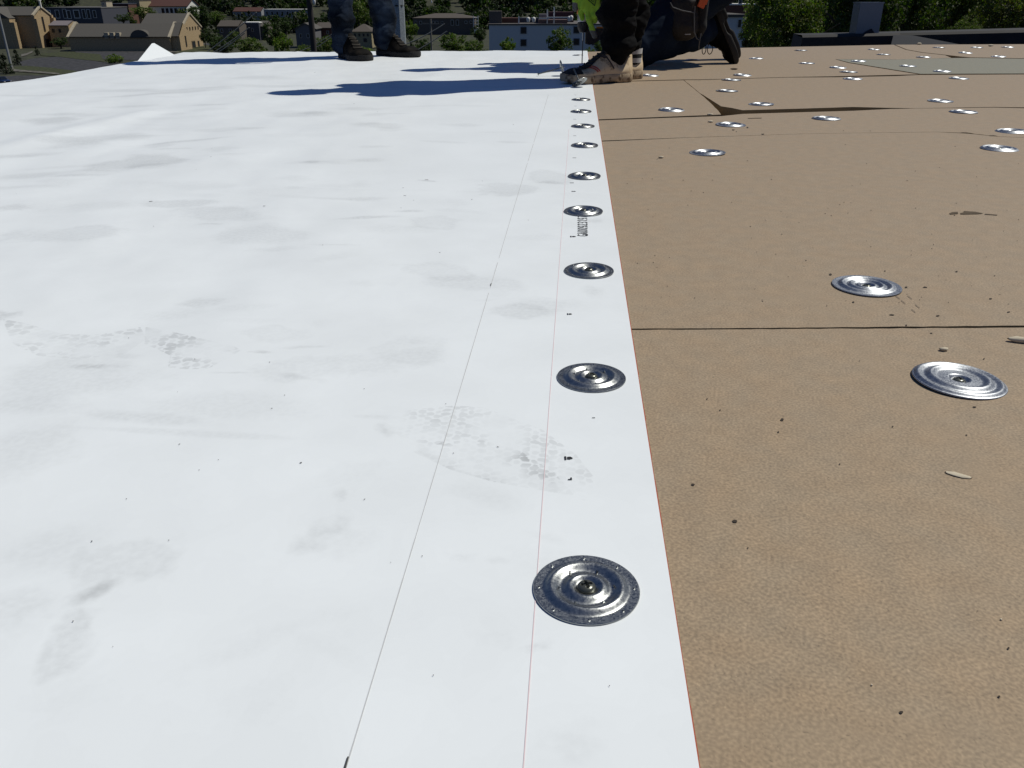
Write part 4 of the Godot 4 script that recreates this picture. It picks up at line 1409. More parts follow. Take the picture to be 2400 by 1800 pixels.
func build_people() -> void:
	var denim := mat("denim", lin(0.036, 0.056, 0.098), 0.92, 0, cloth_tex(71, 0.1, 1.1, 0.012), 1.5)
	var black := mat("black_cloth", lin(0.0065, 0.0065, 0.0075), 0.9, 0, cloth_tex(72, 0.6, 1.0), 5.0)
	var navy := mat("navy_denim", lin(0.015, 0.026, 0.050), 0.92, 0, cloth_tex(73, 0.5, 1.0, 0.012), 1.6)
	for m in [denim, black, navy]:
		m.rim_enabled = true
		m.rim = 0.03
		m.metallic_specular = 0.2
	var shirt_a := mat("shirt_grey", lin(0.16, 0.17, 0.19), 0.9)
	var shirt_b := mat("shirt_orange", lin(0.55, 0.16, 0.03), 0.9)
	var shirt_c := mat("shirt_dark", lin(0.03, 0.035, 0.05), 0.9)
	var cap := mat("cap_dark", lin(0.03, 0.03, 0.035), 0.9)

	# --- the man standing at the far edge, facing right
	var p := thing("person", "standing person in faded blue jeans and dark boots at the roof's far edge", "person", Vector3(-0.76, 0, -4.78))
	var o := p.position
	var b1 := gp(806, 137.5) - o
	var b2 := gp(888, 131.0) - o
	var d1 := Vector3(0.56, 0, 0.828)
	var d2 := Vector3(0.80, 0, 0.60)
	boot(p, b1, Basis(d1, Vector3.UP, d1.cross(Vector3.UP)), "boot_brown", Color(0.065, 0.060, 0.056), Color(0.13, 0.115, 0.10), lin(0.012, 0.011, 0.011))
	boot(p, b2, Basis(d2, Vector3.UP, d2.cross(Vector3.UP)), "boot_brown", Color.WHITE, Color.WHITE, Color.WHITE)
	var a1 := b1 + d1 * 0.07 + Vector3(-0.018, 0.10, 0)
	var a2 := b2 + d2 * 0.08 + Vector3(-0.012, 0.10, 0)
	var k1 := a1 + Vector3(-0.01, 0.40, 0.02)
	var k2 := a2 + Vector3(-0.055, 0.40, 0.03)
	var hp := (k1 + k2) * 0.5 + Vector3(-0.02, 0.45, 0.0)
	var trs := [
		[a1 + Vector3(-0.004, -0.012, 0), a1 + Vector3(-0.006, 0.10, 0), 0.066, 0.060], [a1 + Vector3(-0.006, 0.10, 0), k1, 0.058, 0.074], [k1, hp + Vector3(-0.06, 0, 0.07), 0.072, 0.098],
		[a2 + Vector3(0.0, -0.012, 0), a2 + Vector3(-0.012, 0.10, 0), 0.068, 0.060], [a2 + Vector3(-0.012, 0.10, 0), k2, 0.060, 0.076], [k2, hp + Vector3(0.06, 0, -0.07), 0.074, 0.098],
		[hp + Vector3(-0.05, 0.05, 0.06), hp + Vector3(0.05, 0.05, -0.06), 0.12, 0.12]]
	part("jeans", skin_mesh(trs, 0.0075, 0.03, 0.016, Vector3(5.5, 11, 5.5), 5), denim, p)
	person_top(p, {"head": hp + Vector3(0.03, 0.70, 0.0), "face": Vector3(0.9, -0.5, 0.3), "neck": hp + Vector3(0.0, 0.56, 0), "chest": hp + Vector3(-0.01, 0.38, 0), "hips": hp + Vector3(0, 0.05, 0),
		"shoulder": [hp + Vector3(-0.10, 0.49, 0.14), hp + Vector3(0.10, 0.49, -0.14)], "elbow": [hp + Vector3(-0.11, 0.22, 0.18), hp + Vector3(0.12, 0.22, -0.18)], "wrist": [hp + Vector3(0.05, 0.02, 0.20), hp + Vector3(0.20, 0.02, -0.14)],
		"hip": [hp + Vector3(-0.06, 0, 0.07), hp + Vector3(0.06, 0, -0.07)], "knee": [k1, k2], "ankle": [a1, a2]}, shirt_a, cap)
	var skin: Material = mats["skin"]
	part("hand", skin_mesh(hand_bones(hp + Vector3(0.05, 0.02, 0.20), Vector3(0.5, -1, 0.1), Vector3(0.2, 0, 1), 0.35, 1.0), 0.005, 0.008), skin, p)
	part("hand", skin_mesh(hand_bones(hp + Vector3(0.20, 0.02, -0.14), Vector3(0.5, -1, 0.1), Vector3(0, 0.2, -1), 0.35, -1.0), 0.005, 0.008), skin, p)

	# --- the worker in black trousers and dirty white shoes at the membrane's edge, leaning forward to the left
	var q := thing("person", "leaning person in black trousers and dirty white lace-up shoes at the membrane edge", "person", Vector3(0.38, 0, -3.46))
	o = q.position
	var fd := Vector3(-0.905, 0, 0.425)
	var turn := atan2(-fd.z, fd.x)
	var s1 := gp(1477, 190.5) - o + Vector3(0, 0.002, 0)
	sneaker(q, s1, turn, 1.0)
	var s2 := gp(1500, 182.5) - o + Vector3(0, 0.0, 0)
	sneaker(q, s2, turn + 0.12, 1.0)
	a1 = s1 + fd * 0.072 + Vector3(0, 0.105, 0)
	a2 = s2 + fd * 0.072 + Vector3(0.012, 0.115, 0)
	k1 = a1 + Vector3(0.0, 0.39, 0.03)
	k2 = a2 + Vector3(-0.045, 0.38, 0.0)
	hp = (k1 + k2) * 0.5 + Vector3(0.20, 0.40, -0.09)
	var across := Vector3(0.42, 0, 0.9)
	trs = [
		[a1 + Vector3(0.0, -0.042, 0), a1 + Vector3(0.0, 0.04, 0), 0.040, 0.060], [a1 + Vector3(0.0, 0.04, 0), a1 + Vector3(0.0, 0.13, 0.0), 0.060, 0.066], [a1 + Vector3(0.0, 0.13, 0), k1, 0.065, 0.080], [k1, hp + across * 0.09, 0.086, 0.105],
		[a2 + Vector3(0.0, -0.008, 0), a2 + Vector3(-0.004, 0.10, 0), 0.048, 0.064], [a2 + Vector3(-0.004, 0.10, 0), k2, 0.066, 0.080], [k2, hp - across * 0.09, 0.082, 0.105],
		[hp - across * 0.07, hp + across * 0.07, 0.13, 0.13]]
	part("trousers", skin_mesh(trs, 0.0075, 0.03, 0.014, Vector3(5, 14, 5), 9), black, q)
	# striped sock of the far foot
	var sock := MB.new()
	sock.tube([a2 + Vector3(0.006, -0.052, 0), a2 + Vector3(0.006, -0.034, 0)], [0.043, 0.044], 20, false)
	sock.tube([a2 + Vector3(0.006, -0.020, 0), a2 + Vector3(0.005, 0.0, 0)], [0.045, 0.047], 20, false)
	part("sock", sock.mesh(), mat("sock_grey", lin(0.42, 0.41, 0.40), 0.95), q)
	sock = MB.new()
	sock.tube([a2 + Vector3(0.006, -0.034, 0), a2 + Vector3(0.006, -0.020, 0)], [0.0438, 0.0448], 20, false)
	part("sock_band", sock.mesh(), mat("sock_black", lin(0.012, 0.012, 0.013), 0.95), q)
	var lean := fd * 0.48
	var sh0 := hp + lean * 0.82 + Vector3(0, 0.40, 0)
	person_top(q, {"head": hp + lean * 1.14 + Vector3(0, 0.50, 0), "face": Vector3(-0.8, -0.7, 0.4), "neck": hp + lean * 0.96 + Vector3(0, 0.44, 0), "chest": hp + lean * 0.65 + Vector3(0, 0.33, 0), "hips": hp + Vector3(0, 0.05, 0),
		"shoulder": [sh0 + across * 0.16, sh0 - across * 0.16], "elbow": [sh0 + across * 0.19 + Vector3(-0.02, -0.27, 0), sh0 - across * 0.19 + Vector3(-0.03, -0.27, 0)], "wrist": [k1 + across * 0.06 + Vector3(-0.06, 0.16, 0), k2 - across * 0.06 + Vector3(-0.06, 0.16, 0)],
		"hip": [hp + across * 0.09, hp - across * 0.09], "knee": [k1, k2], "ankle": [a1, a2]}, shirt_c, cap)
	part("hand", skin_mesh(hand_bones(k1 + across * 0.06 + Vector3(-0.06, 0.16, 0), Vector3(0.1, -1, 0), Vector3(-1, 0, 0.2), 0.3, -1.0), 0.005, 0.008), skin, q)
	part("hand", skin_mesh(hand_bones(k2 - across * 0.06 + Vector3(-0.06, 0.16, 0), Vector3(0.1, -1, 0), Vector3(-1, 0, 0.2), 0.3, 1.0), 0.005, 0.008), skin, q)

	# --- the kneeling worker behind him, facing left, driving a screw
	var w := thing("person", "kneeling person in navy jeans, black boots, tool pouches and a lime green work glove", "person", Vector3(0.80, 0, -4.35))
	o = w.position
	var kn1 := Vector3(0.585, 0.085, -4.16) - o
	var kn2 := Vector3(0.66, 0.085, -4.50) - o
	var toe1 := gp(1731, 148.5) - o
	var an1 := Vector3(0.975, 0.155, -4.42) - o
	var an2 := Vector3(1.035, 0.165, -4.73) - o
	var hips := Vector3(1.02, 0.40, -4.47) - o
	trs = [
		[kn1, an1 + Vector3(-0.08, -0.018, 0.045), 0.080, 0.068], [an1 + Vector3(-0.08, -0.018, 0.045), an1 + Vector3(-0.025, 0.0, 0.01), 0.070, 0.062],
		[kn2, an2 + Vector3(-0.025, 0, 0.01), 0.078, 0.060],
		[kn1 + Vector3(0.0, 0.015, 0), hips + Vector3(-0.02, 0.0, 0.12), 0.088, 0.125], [kn2 + Vector3(0, 0.015, 0), hips + Vector3(-0.02, 0, -0.12), 0.088, 0.125],
		[hips + Vector3(0, 0.04, 0.08), hips + Vector3(0, 0.04, -0.08), 0.14, 0.14]]
	part("jeans", skin_mesh(trs, 0.0085, 0.03, 0.008, Vector3(7, 8, 6), 15), navy, w)
	# boots up on their toes, soles to the right
	var tilt := 1.06
	var fwd := Vector3(cos(tilt) * 0.98, -sin(tilt), -0.10).normalized()
	var up := Vector3(-sin(tilt), -cos(tilt), 0.0)
	up = (up - fwd * up.dot(fwd)).normalized()
	var bs := Basis(fwd, up, fwd.cross(up))
	var heel1 := toe1 + Vector3(0.0, 0.012, 0.0) - fwd * 0.297
	boot(w, heel1, bs, "boot_black", Color(0.040, 0.040, 0.042), Color(0.085, 0.080, 0.075), lin(0.022, 0.021, 0.020))
	var heel2 := Vector3(1.225, 0.02, -4.76) - o - fwd * 0.297
	boot(w, heel2, bs, "boot_black", Color.WHITE, Color.WHITE, Color.WHITE)
	var welt := MB.new()
	var path := []
	for k in 14:
		var u := 0.06 + 0.88 * k / 13.0
		path.append(heel1 + bs * Vector3(u * 0.300, 0.033, (shoe_w(u) * 0.5 + 0.005) * 1.12))
	welt.tube(path, [0.0018], 6)
	part("welt", welt.mesh(), mat("welt", lin(0.13, 0.12, 0.105), 0.8), w)
	# dangling lace loops
	for lp in [[0.0, 1.0], [0.03, 0.75]]:
		var lc := MB.new()
		path = []
		for k in 15:
			var f := TAU * k / 14.0
			path.append(heel1 + bs * Vector3(0.150, 0.098, 0.03) + Vector3(0.004 - lp[0] + sin(f) * 0.013 * lp[1], -0.026 + cos(f) * 0.026, 0.03))
		lc.tube(path, [0.0022], 6)
		part("lace_loop", lc.mesh(), mat("boot_lace", Color.WHITE), w)
	var sh := Vector3(0.48, 0.84, -4.30) - o
	var ac := Vector3(0.0, 0, 0.17)
	var hand_at := Vector3(0.362, 0.335, -4.225) - o
	person_top(w, {"head": Vector3(0.22, 0.98, -4.24) - o, "face": Vector3(-0.7, -0.8, 0.05), "neck": Vector3(0.36, 0.90, -4.27) - o, "chest": Vector3(0.60, 0.72, -4.34) - o, "hips": hips + Vector3(-0.02, 0.08, 0),
		"shoulder": [sh + ac, sh - ac], "elbow": [Vector3(0.44, 0.58, -4.06) - o, Vector3(0.42, 0.64, -4.60) - o], "wrist": [hand_at, Vector3(0.24, 0.62, -4.50) - o],
		"hip": [hips + Vector3(0, 0, 0.1), hips - Vector3(0, 0, 0.1)], "knee": [kn1 + Vector3(0.02, 0, 0), kn2 + Vector3(0.02, 0, 0)], "ankle": [an1, an2]}, shirt_b, cap)
	part("hand", skin_mesh(hand_bones(Vector3(0.24, 0.62, -4.50) - o, Vector3(-0.6, -0.6, 0.1), Vector3(-1, 0, 0), 0.5, 1.0), 0.005, 0.008), skin, w)
	build_glove(w, hand_at)
	build_pouches(w, o)
	build_driver()

func build_pouches(w: Node3D, o: Vector3) -> void:
	var hide := mat("pouch_leather", lin(0.016, 0.011, 0.009), 0.75, 0, cloth_tex(81, 0.6, 1.0), 6.0)
	var nylon := mat("pouch_nylon", lin(0.006, 0.006, 0.007), 0.85)
	var trim := mat("pouch_trim", lin(0.10, 0.10, 0.105), 0.8)
	# bulging leather bag hanging over the near thigh, seen side-on, and a slim black holster behind it
	var bag := [[bp(1606, 12, 4.16) - o, bp(1604, 62, 4.16) - o, 0.055, 0.062], [bp(1580, 20, 4.17) - o, bp(1590, 58, 4.17) - o, 0.03, 0.05], [bp(1622, 15, 4.17) - o, bp(1615, 60, 4.17) - o, 0.03, 0.05]]
	part("tool_pouch", skin_mesh(bag, 0.008, 0.03, 0.004, Vector3(14, 14, 14), 21), hide, w)
	var hol := [[bp(1648, -10, 4.15) - o, bp(1643, 62, 4.15) - o, 0.030, 0.022], [bp(1643, 62, 4.15) - o, bp(1640, 84, 4.15) - o, 0.022, 0.012]]
	part("holster", skin_mesh(hol, 0.007, 0.02), nylon, w)
	var b := MB.new()
	b.tube([bp(1629, 14, 4.10) - o, bp(1627, 40, 4.10) - o, bp(1627, 75, 4.11) - o, bp(1633, 90, 4.12) - o, bp(1640, 95, 4.12) - o, bp(1643, 78, 4.12) - o], [0.0028], 6)
	b.tube([bp(1640, 95, 4.12) - o, bp(1638, 108, 4.14) - o, bp(1638, 117, 4.15) - o], [0.0026], 6)
	part("strap", b.mesh(), trim, w)
	b = MB.new()
	b.tube([bp(1571, 6, 4.08) - o, bp(1577, 17, 4.08) - o, bp(1600, 25, 4.08) - o, bp(1627, 30, 4.09) - o], [0.0022], 6)
	part("pouch_rim", b.mesh(), trim, w)
	b = MB.new()
	b.box(bp(1648, 2, 4.10) - o, Vector3(0.030, 0.058, 0.016), Basis(Vector3(0, 0, 1), -0.35))
	b.box(bp(1655, -4, 4.10) - o, Vector3(0.018, 0.050, 0.020), Basis(Vector3(0, 0, 1), -0.25))
	part("orange_handle", b.mesh(), mat("orange_grip", lin(0.62, 0.10, 0.02), 0.6), w)
	b = MB.new()
	b.box(bp(1612, 80.5, 4.06) - o, Vector3(0.026, 0.004, 0.003), Basis(Vector3(0, 0, 1), 0.03))
	part("clip", b.mesh(), mat("clip", lin(0.35, 0.34, 0.32), 0.4, 0.5), w)

func build_glove(w: Node3D, wrist: Vector3) -> void:
	# lime knit glove with grey dipped fingertips, hand closed round the driver from above
	var lime := mat("lime_knit", lin(0.36, 0.62, 0.05), 0.9, 0, cloth_tex(91, 0.8, 1.0, 0.2), 14.0)
	var dip := mat("glove_dip", lin(0.10, 0.10, 0.095), 0.6)
	var k := 1.06
	var d := Vector3(-0.10, -1.0, 0.05).normalized()
	var x := Vector3(-1, 0.08, 0.1).normalized()              # towards the thumb, on the left as seen
	var back := Vector3(0.05, 0.1, 1)
	var bones := []
	var tips := []
	bones.append([wrist + Vector3(0.01, 0.13, 0.02), wrist + Vector3(0, 0.015, 0), 0.046, 0.040])
	# knuckles and fingers, laid out one by one: index reaches down along the tool, the others wrap round its handle
	var knuckle := [wrist + d * 0.070 + x * 0.030, wrist + d * 0.082 + x * 0.008, wrist + d * 0.080 - x * 0.016, wrist + d * 0.068 - x * 0.038]
	for j in 4:
		bones.append([wrist + d * 0.010 + x * (0.018 - 0.012 * j), knuckle[j] + Vector3(0, 0, 0.010), 0.024, 0.0165])
	var fingers := [
		[knuckle[0], knuckle[0] + Vector3(-0.004, -0.030, -0.020), knuckle[0] + Vector3(0.004, -0.055, -0.030)],
		[knuckle[1], knuckle[1] + Vector3(0.010, -0.044, 0.018), knuckle[1] + Vector3(0.028, -0.086, 0.016), knuckle[1] + Vector3(0.042, -0.116, 0.010)],
		[knuckle[2], knuckle[2] + Vector3(0.012, -0.030, 0.018), knuckle[2] + Vector3(0.016, -0.050, 0.0), knuckle[2] + Vector3(0.012, -0.054, -0.022)],
		[knuckle[3], knuckle[3] + Vector3(0.008, -0.022, 0.014), knuckle[3] + Vector3(0.010, -0.036, -0.004), knuckle[3] + Vector3(0.004, -0.036, -0.022)],
	]
	for f in fingers:
		for i in f.size() - 1:
			bones.append([f[i] + Vector3(0, 0, 0.008), f[i + 1] + Vector3(0, 0, 0.008), 0.0135 - i * 0.0010, 0.0125 - i * 0.0010])
	var th := [wrist + d * 0.022 + x * 0.036, wrist + d * 0.052 + x * 0.062, wrist + d * 0.078 + x * 0.060]
	bones.append([wrist + d * 0.0, th[0], 0.026, 0.020])
	bones.append([th[0], th[1], 0.019, 0.015])
	bones.append([th[1], th[2], 0.015, 0.013])
	part("glove", skin_mesh(bones, 0.0045, 0.009), lime, w)
	var f1: Array = fingers[1]
	tips.append([f1[2].lerp(f1[3], 0.0) + Vector3(0, -0.004, 0.008), f1[3] + Vector3(0, 0, 0.008), 0.0128, 0.0126])
	part("glove_fingertip", skin_mesh(tips, 0.004, 0.006), dip, w)
	part("glove_fingertip", skin_mesh([[th[1] + d * 0.006, th[2] + d * 0.006, 0.0158, 0.0142]], 0.004, 0.006), dip, w)
	# the printed triangle on the back of the hand
	var ink := mat("glove_print", lin(0.012, 0.05, 0.012), 0.9)
	var c: Vector3 = wrist + d * 0.050 - x * 0.012 + Vector3(0, 0, 0.0365)
	var pts := [c + Vector3(-0.020, 0.008, -0.001), c + Vector3(0.017, 0.018, 0), c + Vector3(0.012, -0.017, -0.003)]
	var b := MB.new()
	for i in 3:
		b.tube([pts[i], pts[(i + 1) % 3]], [0.0020], 6)
	b.tube([c + Vector3(-0.008, 0.006, 0), c + Vector3(0.005, 0.0, 0), c + Vector3(0.009, 0.010, 0)], [0.0017], 6)
	part("printed_triangle", b.mesh(), ink, w)

func build_driver() -> void:
	# yellow cordless screw driver pointing straight down, a screw on its bit
	var base := gp(1364, 150.5)
	var t := thing("screw_gun", "yellow and black cordless screw gun pointing down, held by the lime glove", "power tool", base)
	var yellow := mat("tool_yellow", lin(0.60, 0.20, 0.018), 0.5)
	var dark := mat("tool_dark", lin(0.02, 0.017, 0.017), 0.6)
	var steel := mat("tool_steel", lin(0.34, 0.35, 0.37), 0.35, 0.9)
	var b := MB.new()
	b.lathe([Vector2(0, 0.300), Vector2(0.024, 0.298), Vector2(0.032, 0.288), Vector2(0.034, 0.252), Vector2(0.034, 0.230), Vector2(0.030, 0.226)].map(func(p): return p), 24)
	b.lathe([Vector2(0.0, 0.42), Vector2(0.030, 0.418), Vector2(0.035, 0.40), Vector2(0.035, 0.30)], 24)
	part("housing", b.mesh(), yellow, t)
	b = MB.new()
	b.lathe([Vector2(0.0305, 0.240), Vector2(0.031, 0.236), Vector2(0.031, 0.196), Vector2(0.026, 0.190), Vector2(0.0, 0.190)], 24)
	part("gear_collar", b.mesh(), steel, t)
	b = MB.new()
	b.lathe([Vector2(0.029, 0.190), Vector2(0.029, 0.172), Vector2(0.020, 0.150), Vector2(0.015, 0.146), Vector2(0.0, 0.146)], 24)
	part("chuck", b.mesh(), dark, t)
	b = MB.new()
	b.tube([Vector3(0, 0.148, 0), Vector3(0, 0.106, 0)], [0.0045, 0.0038], 8)
	part("bit", b.mesh(), steel, t)
	# handle reaching back to the right, its trigger frame, and the battery under it
	b = MB.new()
	b.box(Vector3(0.078, 0.238, -0.004), Vector3(0.105, 0.030, 0.030), Basis(Vector3(0, 0, 1), -0.05))
	b.box(Vector3(0.126, 0.200, -0.004), Vector3(0.010, 0.062, 0.026))
	b.box(Vector3(0.096, 0.168, -0.004), Vector3(0.062, 0.008, 0.026))
	part("handle", b.mesh(), yellow, t)
	b = MB.new()
	b.prism(PackedVector2Array([Vector2(0.012, 0.096), Vector2(0.012, 0.150), Vector2(0.030, 0.164), Vector2(0.124, 0.164), Vector2(0.120, 0.138), Vector2(0.060, 0.098), Vector2(0.030, 0.090)]), -0.022, 0.022)
	var bm := part("battery", b.mesh(), mat("tool_brown", lin(0.022, 0.014, 0.013), 0.7), t)
	bm.basis = Basis(Vector3(1, 0, 0), Vector3(0, 0, -1), Vector3(0, 1, 0))
	# the screw on the bit
	var s := thing("roofing_screw", "long black roofing screw upright under the screw gun's bit at the membrane edge", "screw", base)
	b = MB.new()
	var path := []
	var rad := []
	for k in 42:
		path.append(Vector3(0, 0.106 - 0.0024 * k, 0))
		rad.append(0.0022 if (k % 2 == 0 or k < 14) else 0.0029)
	path.append(Vector3(0, -0.002, 0))
	rad.append(0.0004)
	b.tube(path, rad, 10)
	part("screw_shaft", b.mesh(), mat("screw_black", lin(0.04, 0.04, 0.042), 0.35, 0.7), s)
	part("screw_head", screw_head_mesh(0.0062, 0.0030), mat("screw_black", Color.WHITE), s, Vector3(0, 0.106, 0))

# ------------------------------------------------------------------ ground and town
var land := FastNoiseLite.new()
func land_y(x: float, z: float) -> float:       # level town, then wooded hills
	var d := -z
	var up := smoothstep(430.0, 1250.0, d + 60.0 * land.get_noise_2d(x * 0.004, z * 0.004))
	return GY + up * (62.0 + 20.0 * land.get_noise_2d(x * 0.002 + 9.0, 3.0)) + 1.2 * up * land.get_noise_2d(x * 0.02, z * 0.02)

func build_ground() -> void:
	land.seed = 14
	land.frequency = 1.0
	var v := PackedVector3Array()
	var n := PackedVector3Array()
	var idx := PackedInt32Array()
	var xs := 60
	var zs := 60
	for j in zs + 1:
		var z := lerpf(400.0, -2400.0, pow(j / float(zs), 1.0))
		for i in xs + 1:
			var x := lerpf(-2200.0, 2200.0, i / float(xs))
			v.append(Vector3(x, land_y(x, z), z))
			var e := 8.0
			n.append(Vector3(land_y(x - e, z) - land_y(x + e, z), 2 * e, land_y(x, z - e) - land_y(x, z + e)).normalized())
	for j in zs:
		for i in xs:
			var a := j * (xs + 1) + i
			idx.append_array(PackedInt32Array([a, a + xs + 1, a + 1, a + 1, a + xs + 1, a + xs + 2]))
	var arr := []
	arr.resize(Mesh.ARRAY_MAX)
	arr[Mesh.ARRAY_VERTEX] = v
	arr[Mesh.ARRAY_NORMAL] = n
	arr[Mesh.ARRAY_INDEX] = idx
	var me := ArrayMesh.new()
	me.add_surface_from_arrays(Mesh.PRIMITIVE_TRIANGLES, arr)
	var soil := tex(grey_noise(512, 512, 0.02, 5, 0.4, 1.0, 101))
	setting("ground", me, mat("grass_ground", lin(0.060, 0.066, 0.026), 0.95, 0, soil, 0.03, true))
	var asphalt := mat("asphalt", lin(0.062, 0.061, 0.066), 0.9, 0, soil, 0.06, true)
	var concrete := mat("concrete", lin(0.20, 0.185, 0.155), 0.9, 0, soil, 0.06, true)
	var lawn := mat("lawn", lin(0.060, 0.072, 0.014), 0.95, 0, soil, 0.09, true)
	var sheets := [
		["parking_lot", asphalt, 0.06, [[38, 146], [80, 137], [140, 133], [240, 146], [330, 152], [330, 200], [180, 170], [60, 160]]],
		["lawn", lawn, 0.12, [[96, 126], [160, 122], [235, 128], [245, 146], [180, 139], [140, 134], [95, 131]]],
		["lawn", lawn, 0.12, [[33, 158], [60, 155], [120, 160], [190, 169], [150, 178], [33, 166]]],
		["lawn", lawn, 0.10, [[420, 113], [470, 104], [500, 108], [500, 140], [400, 140]]],
		["road", asphalt, 0.08, [[175, 113], [340, 121], [470, 128], [560, 150], [240, 139], [175, 122]]],
		["sidewalk", concrete, 0.16, [[182, 110.5], [340, 117.5], [420, 122], [420, 124.5], [340, 120], [182, 113.5]]],
		["sidewalk", concrete, 0.16, [[32, 163], [60, 166], [100, 169], [140, 173], [139, 176], [98, 173], [58, 170], [32, 168.5]]],
		["sidewalk", concrete, 0.16, [[420, 115.2], [483, 101.5], [485, 103.5], [424, 117.6]]],
		["sidewalk", concrete, 0.16, [[105, 110], [112, 105], [128, 101.5], [141, 101], [141, 104.5], [128, 105], [115, 108.5]]],
		["driveway", concrete, 0.14, [[50, 128], [62, 126], [76, 120], [78, 123], [64, 130], [50, 134]]],
		["road", asphalt, 0.10, [[-300, 196], [40, 178], [140, 178], [210, 184], [100, 215], [-300, 260]]],
		["road", asphalt, 0.09, [[470, 104], [540, 92], [560, 97], [520, 140], [470, 140]]],
	]
	for s in sheets:
		var poly := PackedVector2Array()
		for p in s[3]:
			var g := gp(p[0], p[1], GY)
			poly.append(Vector2(g.x, g.z))
		var b := MB.new()
		b.flat(poly, GY + s[2])
		setting(s[0], b.mesh(), s[1])

func window(parent: Node3D, at: Vector3, w: float, h: float, face: String, frame: Material, pane: Material) -> void:
	# a frame standing proud of the wall with its pane set back in it
	var fr := MB.new()
	var t := minf(w, h) * 0.10
	var size := func(a: float, b2: float, dd: float) -> Vector3: return Vector3(a, b2, dd) if face == "front" else Vector3(dd, b2, a)
	var place := func(a: float, b2: float, dd: float) -> Vector3: return Vector3(a, b2, dd) if face == "front" else Vector3(dd, b2, -a)
	for s in [-1.0, 1.0]:
		fr.box(place.call(s * (w * 0.5 - t * 0.5), 0.0, 0.0), size.call(t, h, 0.16))
		fr.box(place.call(0.0, s * (h * 0.5 - t * 0.5), 0.0), size.call(w - 2 * t - 0.004, t, 0.16))
	var o := part("window", fr.mesh(), frame, parent, at)
	var pn := MB.new()
	pn.box(Vector3.ZERO, size.call(w - 2 * t - 0.01, h - 2 * t - 0.01, 0.06))
	part("pane", pn.mesh(), pane, o)

# a building whose front wall stands at z = -dist between two photo columns; roof: "flat", "x" (ridge left-right), "z" (ridge front-back), "hip"
func building(called: String, label: String, x0: float, x1: float, y_eave: float, y_ridge: float, dist: float, deep: float, roof: String, wall_m: Material, roof_m: Material, opts := {}) -> Node3D:
	var a := bp(x0, y_eave, dist)
	var c := bp(x1, y_eave, dist)
	var base: float = opts.get("base", GY)
	var wdt := c.x - a.x
	var eave := a.y - base
	var t := thing(called, label, opts.get("category", "building"), Vector3((a.x + c.x) * 0.5, base, -dist), opts.get("group", ""))
	t.rotation.y = opts.get("turn", 0.0)
	var hw := wdt * 0.5
	var ridge := bp((x0 + x1) * 0.5, y_ridge, dist + (deep * 0.5 if roof != "flat" else 0.0)).y - base
	var b := MB.new()
	b.box(Vector3(0, eave * 0.5, -deep * 0.5), Vector3(wdt, eave, deep))
	if roof == "x":
		for s in [-1.0, 1.0]:
			b.tri(Vector3(s * hw, eave, 0), Vector3(s * hw, eave, -deep), Vector3(s * hw, ridge, -deep * 0.5), Vector3(s, 0, 0))
	elif roof == "z":
		for s in [0.0, -deep]:
			b.tri(Vector3(-hw, eave, s), Vector3(hw, eave, s), Vector3(0, ridge, s), Vector3(0, 0, 1 if s == 0.0 else -1))
	part("wall", b.mesh(), wall_m, t)
	var r := MB.new()
	var th := 0.25
	var ov := 0.4
	if roof == "flat":
		r.box(Vector3(0, eave + 0.15, -deep * 0.5), Vector3(wdt + 0.3, 0.3, deep + 0.3))
	elif roof == "x":
		for s in [-1.0, 1.0]:
			var z0 := ov if s < 0 else -deep - ov
			var lowy := eave - ov * (ridge - eave) / (deep * 0.5)
			slab(r, [Vector3(-hw - opts.get("over", -0.25), lowy, z0), Vector3(hw + opts.get("over", -0.25), lowy, z0), Vector3(hw + opts.get("over", -0.25), ridge, -deep * 0.5), Vector3(-hw - opts.get("over", -0.25), ridge, -deep * 0.5)], th)
	elif roof == "z":
		for s in [-1.0, 1.0]:
			var lowy := eave - ov * (ridge - eave) / hw
			slab(r, [Vector3(s * (hw + ov), lowy, ov), Vector3(s * (hw + ov), lowy, -deep - ov), Vector3(0, ridge, -deep - ov), Vector3(0, ridge, ov)], th)
	elif roof == "hip":
		var e := minf(hw, deep * 0.5) * 0.9
		var p := [Vector3(-hw - ov, eave, ov), Vector3(hw + ov, eave, ov), Vector3(hw + ov, eave, -deep - ov), Vector3(-hw - ov, eave, -deep - ov)]
		var q := [Vector3(-hw + e, ridge, -deep * 0.5), Vector3(hw - e, ridge, -deep * 0.5)]
		r.quad(p[0], p[1], q[1], q[0], Vector3(0, 1, 0.5))
		r.quad(p[2], p[3], q[0], q[1], Vector3(0, 1, -0.5))
		r.tri(p[1], p[2], q[1], Vector3(0.5, 1, 0))
		r.tri(p[3], p[0], q[0], Vector3(-0.5, 1, 0))
		r.quad(p[0] + Vector3(0, -0.01, 0), p[1] + Vector3(0, -0.01, 0), p[2] + Vector3(0, -0.01, 0), p[3] + Vector3(0, -0.01, 0), Vector3.DOWN)
	part("roof", r.mesh(), roof_m, t)
	var pane: Material = mat("pane_dark", lin(0.012, 0.016, 0.024), 0.12)
	var frame: Material = opts.get("frame", mat("frame_white", lin(0.5, 0.49, 0.46), 0.7))
	for q in opts.get("front", []):                          # windows by photo point and size in pixels
		var p := bp(q[0], q[1], dist)
		var m := dist / F * 0.93
		window(t, Vector3(p.x - t.position.x, p.y - base, 0.05), q[2] * m, q[3] * m, "front", frame, pane)
	for q in opts.get("right", []):                          # (share of depth, share of eave height, width, height) on the right-hand wall
		window(t, Vector3(hw + 0.05, eave * q[1], -deep * q[0]), q[2], q[3], "right", frame, pane)
	return t

